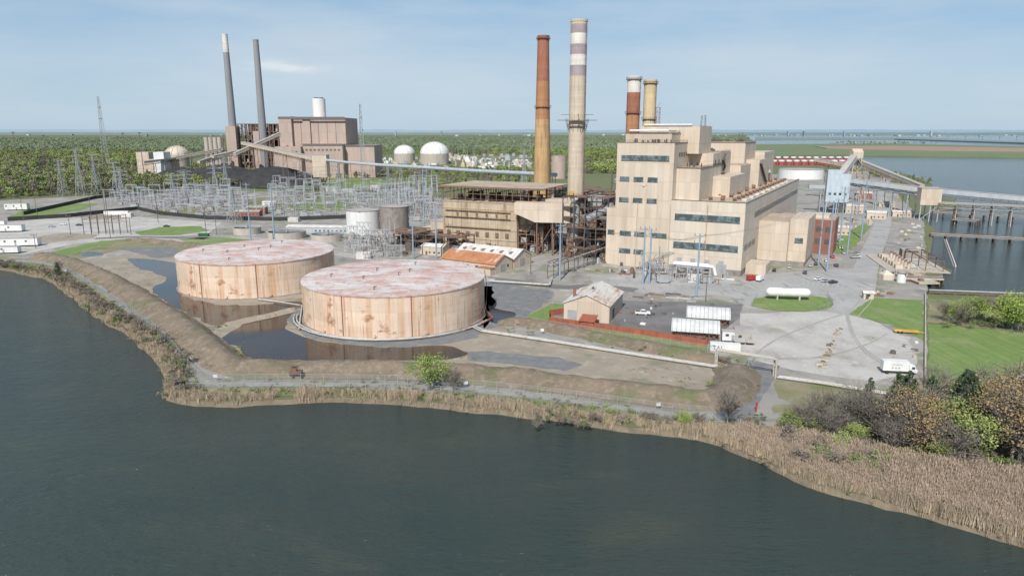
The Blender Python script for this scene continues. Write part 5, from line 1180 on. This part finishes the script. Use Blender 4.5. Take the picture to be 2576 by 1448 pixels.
FBr=coll('forest_brown_trees',[tm('forest_tree_c',3,13,5,'round',14,14,.9,'twig'),tm('forest_tree_f',6,14,5,'round',14,15,.9,'leaf_spring'),tm('forest_tree_h',8,15,5,'round',14,16,1.0,'leaf_green'),tm('forest_tree_i',9,13,4.8,'round',14,14,.9,'leaf_spring'),tm('forest_tree_j',10,14,4.5,'round',14,13,.8,'twig'),tm('forest_tree_p',14,14,3.5,'cone',22,9,.9,'leaf_pine')])
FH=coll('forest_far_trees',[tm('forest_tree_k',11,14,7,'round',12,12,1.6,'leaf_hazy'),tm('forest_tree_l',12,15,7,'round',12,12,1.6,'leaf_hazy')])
wpoly=GG([(-900,520),(-100,500),(0,478),(140,470),(330,474),(400,476),(560,466),(700,452),(860,443),(1000,446),(1340,446),(1340,440),(1880,430),(1900,385),(1880,338),(-900,338)])
holes=[GG(p) for p in ([(350,425),(820,425),(950,400),(930,372),(350,392)],[(820,455),(1340,440),(1340,392),(900,392)],)]
rf_=random.Random(12); PG=[[],[],[]];SG=[[],[],[]]; cnt=0
while cnt<20000:
    Y=exp(rf_.uniform(log(600),log(6500))); X=rf_.uniform(-1.05,.42)*Y
    if not inpoly(X,Y,wpoly): continue
    if any(inpoly(X,Y,h) for h in holes): continue
    if noise.noise(Vector((X*.004,Y*.004,1)))>.3 and Y<3500: continue
    cnt+=1
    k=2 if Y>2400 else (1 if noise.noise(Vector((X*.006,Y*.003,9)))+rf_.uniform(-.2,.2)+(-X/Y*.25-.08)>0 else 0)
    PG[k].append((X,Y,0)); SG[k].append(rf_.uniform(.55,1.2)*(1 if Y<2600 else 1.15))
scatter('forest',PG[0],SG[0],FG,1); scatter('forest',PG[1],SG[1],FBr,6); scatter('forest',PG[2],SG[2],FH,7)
pts=[];scs=[]
for poly,n,sc_ in (([(360,480),(700,464),(790,452),(820,440),(640,440),(420,448),(340,458)],600,.8),([(800,452),(1000,447),(1340,452),(1340,430),(850,432)],500,.8),([(-60,505),(130,492),(345,486),(340,462),(0,468)],500,1.0),([(1000,482),(1200,470),(1340,470),(1340,455),(1010,460)],140,.8),([(2200,432),(2340,462),(2300,470),(2180,448)],90,.8),([(1560,420),(1900,420),(1900,400),(1500,400)],160,1),([(2080,362),(2130,366),(2400,362),(2130,358)],100,1),([(-600,560),(-10,512),(0,500),(-600,520)],120,1)):
    P=GG(poly); xs=[p[0] for p in P];ys=[p[1] for p in P];k=0
    while k<n:
        x=rf_.uniform(min(xs),max(xs));y=rf_.uniform(min(ys),max(ys))
        if inpoly(x,y,P): k+=1; pts.append((x,y,0)); scs.append(rf_.uniform(.4,1.05)*sc_)
scatter('tree_grove',pts,scs,FBr,2)
def reed_mesh(name,seed,n,rad,h,w):
    r=random.Random(seed); v=[];f=[];mi=[]
    for k in range(n):
        x,y=r.gauss(0,rad),r.gauss(0,rad); hh=h*r.uniform(.6,1.1); a=r.uniform(0,pi); dx,dy=cos(a)*w,sin(a)*w; lx,ly=r.gauss(0,.12)*hh,r.gauss(0,.12)*hh; b=len(v)
        v+=[(x-dx,y-dy,-.1),(x+dx,y+dy,-.1),(x+dx*.7+lx*.5,y+dy*.7+ly*.5,hh*.6),(x-dx*.7+lx*.5,y-dy*.7+ly*.5,hh*.6),(x+lx,y+ly,hh)]; f+=[(b,b+1,b+2,b+3),(b+3,b+2,b+4)]; mi+=[0,0]
        if r.random()<.4:
            b=len(v); v+=[(x+lx-dx*2,y+ly,hh*.9),(x+lx+dx*2,y+ly,hh*.92),(x+lx*1.15,y+ly*1.15,hh*1.12)]; f.append((b,b+1,b+2)); mi.append(1)
    me=bpy.data.meshes.new(name); me.from_pydata(v,[],f); me.materials.append(M['reed']); me.materials.append(M['reed_plume'])
    for p_,q in zip(me.polygons,mi): p_.material_index=q
    return me
RC=coll('reed_clumps',[reed_mesh('reed_clump',s_,30,.45,2.5,.045) for s_ in range(4)])
pts=[];scs=[]
SD=dens(shore,1.0)
for i,q in enumerate(SD):
    if q.x<-250 or q.x>150 : continue
    d=(SD[min(i+3,len(SD)-1)]-SD[max(i-3,0)]).normalized(); nn=Vector((-d.y,d.x,0))
    wd=3.6+3*noise.noise(Vector((q.x*.05,q.y*.05,0)))
    if noise.noise(Vector((q.x*.09,q.y*.09,7)))>.38: continue
    dn=3 if q.y<320 else 1.5
    for k in range(int(dn*2.2)):
        t=rf_.uniform(-1.0,wd); p_=q+nn*t+Vector((rf_.uniform(-.5,.5),rf_.uniform(-.5,.5),0)); pts.append((p_.x,p_.y,-.9 if t<0 else 0)); scs.append(rf_.uniform(.5,1.05)*(.85+.5*noise.noise(Vector((q.x*.1,q.y*.1,3)))))
RP=GG([(1775,1090),(1880,1090),(2000,1105),(2150,1135),(2300,1165),(2450,1190),(2576,1210),(2800,1240),(2900,1430),(2576,1352),(2470,1325),(2350,1290),(2200,1250),(2060,1212),(1960,1170),(1870,1130)]); xs=[p[0] for p in RP];ys=[p[1] for p in RP]; k=0
while k<8500:
    x=rf_.uniform(min(xs),max(xs));y=rf_.uniform(min(ys),max(ys))
    if inpoly(x,y,RP):
        k+=1; nn_=noise.noise(Vector((x*.08,y*.08,1)))
        if nn_<-.38: continue
        pts.append((x,y,0)); scs.append(rf_.uniform(.7,1.2)*(1+.45*nn_))
scatter('reed_bed',pts,scs,RC,3)
def tuft(name,seed,leaf,n=26,s_=.28,h=.7):
    r=random.Random(seed); v=[];f=[]
    for k in range(n): leafquad(v,f,Vector((r.gauss(0,.4),r.gauss(0,.4),abs(r.gauss(0,h*.5)))),s_,r)
    me=bpy.data.meshes.new(name); me.from_pydata(v,[],f); me.materials.append(M[leaf]); return me
WC=coll('weed_tufts',[tuft('weed_a',1,'weed'),tuft('weed_b',2,'weed'),tuft('weed_c',3,'weed_green'),tuft('weed_d',4,'weed_green'),tuft('weed_e',5,'weed')])
pts=[];scs=[]
for q,hw,h in B:
    for k in range(9):
        dx,dy=rf_.gauss(0,hw*.4),rf_.gauss(0,hw*.4); dd=sqrt(dx*dx+dy*dy)/hw
        if noise.noise(Vector((q.x*.05,q.y*.05,20)))<-.25: continue
        pts.append((q.x+dx,q.y+dy,max(0,h*(1-dd)*.85))); scs.append(rf_.uniform(.2,.65))
for i,q in enumerate(SD):
    if -300<q.x<160:
        for k in range(4): pts.append((q.x+rf_.gauss(0,2),q.y+abs(rf_.gauss(0,5))+1,0)); scs.append(rf_.uniform(.4,1.2))
bp=GG([(150,660),(420,690),(420,740),(540,830),(1300,900),(1800,925),(1820,985),(1500,970),(1000,930),(560,915),(420,800),(280,720)])
for k in range(2500):
    x,y,_=G(rf_.uniform(180,1900),rf_.uniform(640,1000)); 
    if noise.noise(Vector((x*.03,y*.03,4)))>.1 and inpoly(x,y,bp): pts.append((x,y,0)); scs.append(rf_.uniform(.2,.5))
for k in range(900):
    x,y,_=G(rf_.uniform(1300,2330),rf_.uniform(740,1050)); 
    if noise.noise(Vector((x*.05,y*.05,8)))>.22: pts.append((x,y,0)); scs.append(rf_.uniform(.12,.4))
scatter('berm_weeds',pts,scs,WC,4)
BC=coll('shore_bush_meshes',[tm('bush_a',21,3.6,2,'bare',10,22,.2,'twig'),tm('bush_b',22,3,1.9,'round',10,26,.22,'weed'),tm('bush_c',23,3,1.8,'bare',10,20,.2,'twig'),tm('bush_d',24,2.6,1.6,'round',9,26,.22,'leaf_green')])
BG=coll('green_bush_meshes',[tm('bush_f',26,3.2,1.9,'round',12,28,.2,'leaf_green'),tm('bush_g',27,3,1.8,'round',12,26,.2,'leaf_spring'),tm('bush_h',28,3.4,2,'bare',10,18,.16,'twig'),tm('bush_i',29,2.8,1.7,'round',10,28,.2,'leaf_green')])
pts=[];scs=[]
for i,q in enumerate(SD):
    if q.y<430 and q.x<-88 and rf_.random()<.75:
        for k in range(2): pts.append((q.x+rf_.gauss(2,1.5),q.y+rf_.gauss(2.5,1.6),0)); scs.append(rf_.uniform(.4,1.1))
for k in range(70):
    x,y,_=G(rf_.uniform(1350,2000),rf_.uniform(1060,1085)); 
    if noise.noise(Vector((x*.1,y*.1,8)))>-.1: pts.append((x,y+1.5,0)); scs.append(rf_.uniform(.3,.8))
for k in range(110):
    x,y,_=G(rf_.uniform(1980,2650),rf_.uniform(1050,1185)); pts.append((x,y,0)); scs.append(rf_.uniform(.4,1.2))
scatter('shore_brush',pts,scs,BC,5)
pts=[];scs=[]
for k in range(150):
    x,y,_=G(rf_.uniform(1980,2650),rf_.uniform(1045,1185)); pts.append((x,y,0)); scs.append(rf_.uniform(.4,1.35))
for k in range(60):
    x,y,_=G(rf_.uniform(2350,2620),rf_.uniform(795,828)); 
    if noise.noise(Vector((x*.12,y*.12,8)))>-.15: pts.append((x,y,0)); scs.append(rf_.uniform(.4,1.2))
for k in range(26):
    x,y,_=G(rf_.uniform(1340,1600),rf_.uniform(1022,1062)); pts.append((x,y,0)); scs.append(rf_.uniform(.25,.6))
for px,py in ((590,885),(600,900),(575,895),(1280,838),(1330,845),(1610,885),(1780,975),(1700,1060),(2060,600),(2100,585),(2150,640)):
    x,y,_=G(px,py); pts+=[(x,y,.6),(x+1.5,y+.6,.6)]; scs+=[.5,.4]
scatter('green_shrubs',pts,scs,BG,8)
nm={'dec':[tm('spring_tree_mesh',s_,9,3.8,'round',34,60,.2,'leaf_bright') for s_ in (31,32)],
 'bare':[tm('bare_tree_mesh',s_,11,4.5,'bare',46,14,.10,'twig') for s_ in (33,34,35)],
 'pine':[tm('pine_tree_mesh',s_,13,4.2,'cone',90,46,.24,'leaf_pine') for s_ in (36,37)],
 'org':[tm('budding_tree_mesh',s_,12,4.6,'round',50,46,.15,'leaf_orange') for s_ in (38,39)],
 'grn':[tm('green_tree_mesh',s_,8,3.4,'round',34,56,.2,'leaf_spring') for s_ in (40,41)]}
names={'dec':'spring_tree','bare':'bare_tree','pine':'pine_tree','org':'budding_tree','grn':'green_tree'}
base={'dec':9,'bare':11,'pine':13,'org':12,'grn':8}
def plant(kind,px,pyb,pyt,wd=1):
    x,y,_=G(px,pyb); h=ZA(pyt,y); s_=h/base[kind]; o=bpy.data.objects.new(names[kind],R.choice(nm[kind])); COL.objects.link(o); o.location=(x,y,0); o.scale=(s_*R.uniform(.9,1.1)*wd,s_*R.uniform(.9,1.1)*wd,s_); o.rotation_euler[2]=R.uniform(0,6)
for a in (('dec',1083,982,885,1.2),('bare',1140,985,920),('pine',2270,1100,935),('pine',2420,1120,935),('pine',2180,1050,950),('org',2290,1150,965,1.1),('org',2500,1140,925),('org',2545,1170,935,1.1),('bare',2060,1080,980),('bare',2120,1090,970),('bare',2200,1110,975),('grn',2360,1130,990),('grn',2450,1160,1030),('bare',2560,1180,975),('bare',1830,1075,970),('bare',2350,1050,915),('bare',2480,1080,915),('bare',2600,1120,930),('bare',2560,1100,920),('pine',2410,1090,930),('bare',2160,1100,965),('bare',2300,1120,960),('grn',2520,1150,1020),('pine',2250,1060,935),('grn',2230,1090,1010),('grn',2150,1120,1060),('bare',2580,1160,1000),('org',2580,1110,915),('bare',2440,1130,975),('bare',2260,1140,1010),('org',2440,1105,940),
 ('grn',2110,1135,1085),('grn',1990,1095,1035),('grn',2370,1165,1100),('dec',1985,1085,1030),('bare',2020,1090,1005),('org',2620,1180,935),('pine',2330,1080,945),('bare',2240,1150,1040),('bare',2400,1175,1060),('dec',1720,1075,1030),('grn',2460,1120,975),('bare',2090,1110,1020),('bare',2330,1150,1030),
 ('dec',2400,812,755),('dec',2440,815,738),('bare',2470,815,735),('grn',2500,825,765),('bare',2420,820,760),('grn',2530,822,735),('dec',2545,830,780),('grn',2570,835,770),('bare',2375,808,755),('dec',2560,835,728),('dec',2100,490,440),('pine',148,700,660),('bare',150,690,655)):
    plant(*a)
for px,py in ((543,958),(1172,975),(1655,1030),(1364,840),(165,688)):
    T=Thing('fence_sign',G(px,py)); T('plate','white_paint').box(-.6,.6,-.12,-.06,1.1,2); T('post','grey_steel').beam((0,0,0),(0,0,2.1),.08); T.done()
T=Thing('red_standpipe',G(1902,1035)); T('pipe','red_paint').cyl(0,0,0,2.2,.22,n=10); T('cap','red_paint').cyl(0,0,2.2,2.6,.34,.25,n=10); T.done()
T=Thing('rusty_pump_cart',G(728,956,0)[:2]+(1.2,)); T('frame','rust_steel').box(0,3.6,0,1.6,.8,1.3); T('engine','rust_steel').box(.6,2,.2,1.4,1.3,2.4); T('roof','brown_steel').box(.3,2.3,.1,1.5,2.9,3.0)
for x in (.4,2.2): T('posts','rust_steel').beam((x,.2,1.3),(x,.2,2.9),.1); T('posts').beam((x,1.4,1.3),(x,1.4,2.9),.1)
for x in (.5,3): T('wheels','tire').add(*wheel(x,-.15,.45,.2))
T.done()
# flying gull
Yg=85; T=Thing('seagull',(XA(1619,Yg,ZA(470,Yg)),Yg,ZA(470,Yg)),.2)
def sw(P,m,part):
    q=T(part,m); n=8
    for (a,ra),(b,rb) in zip(P,P[1:]):
        a=Vector(a);b=Vector(b); d=(b-a).normalized(); s1=d.cross(Vector((0,0,1))).normalized(); s2=s1.cross(d)
        q.add([a+(s1*cos(2*pi*i/n)+s2*sin(2*pi*i/n))*ra for i in range(n)]+[b+(s1*cos(2*pi*i/n)+s2*sin(2*pi*i/n))*rb for i in range(n)],[(i,(i+1)%n,n+(i+1)%n,n+i) for i in range(n)])
sw([((-.02,-.27,.03),.005),((0,-.22,.03),.035),((0,-.12,.01),.05),((0,.02,0),.075),((0,.2,0),.04),((0,.34,0),.02)],'dark_concrete','body')
for sg in (-1,1):
    T('wings','dark_steel').add([(sg*.05,-.1,.02),(sg*.05,.08,.02),(sg*.38,-.14,.2),(sg*.36,.02,.2),(sg*.72,.04,.1),(sg*.6,.08,.12)],[(0,1,3,2),(2,3,5,4)])
T('tail','dark_concrete').add([(-.03,.3,0),(.03,.3,0),(.08,.44,0),(-.08,.44,0)],[(0,1,2,3)])
T.done()
wires.done()
print('objects',len(bpy.data.objects))
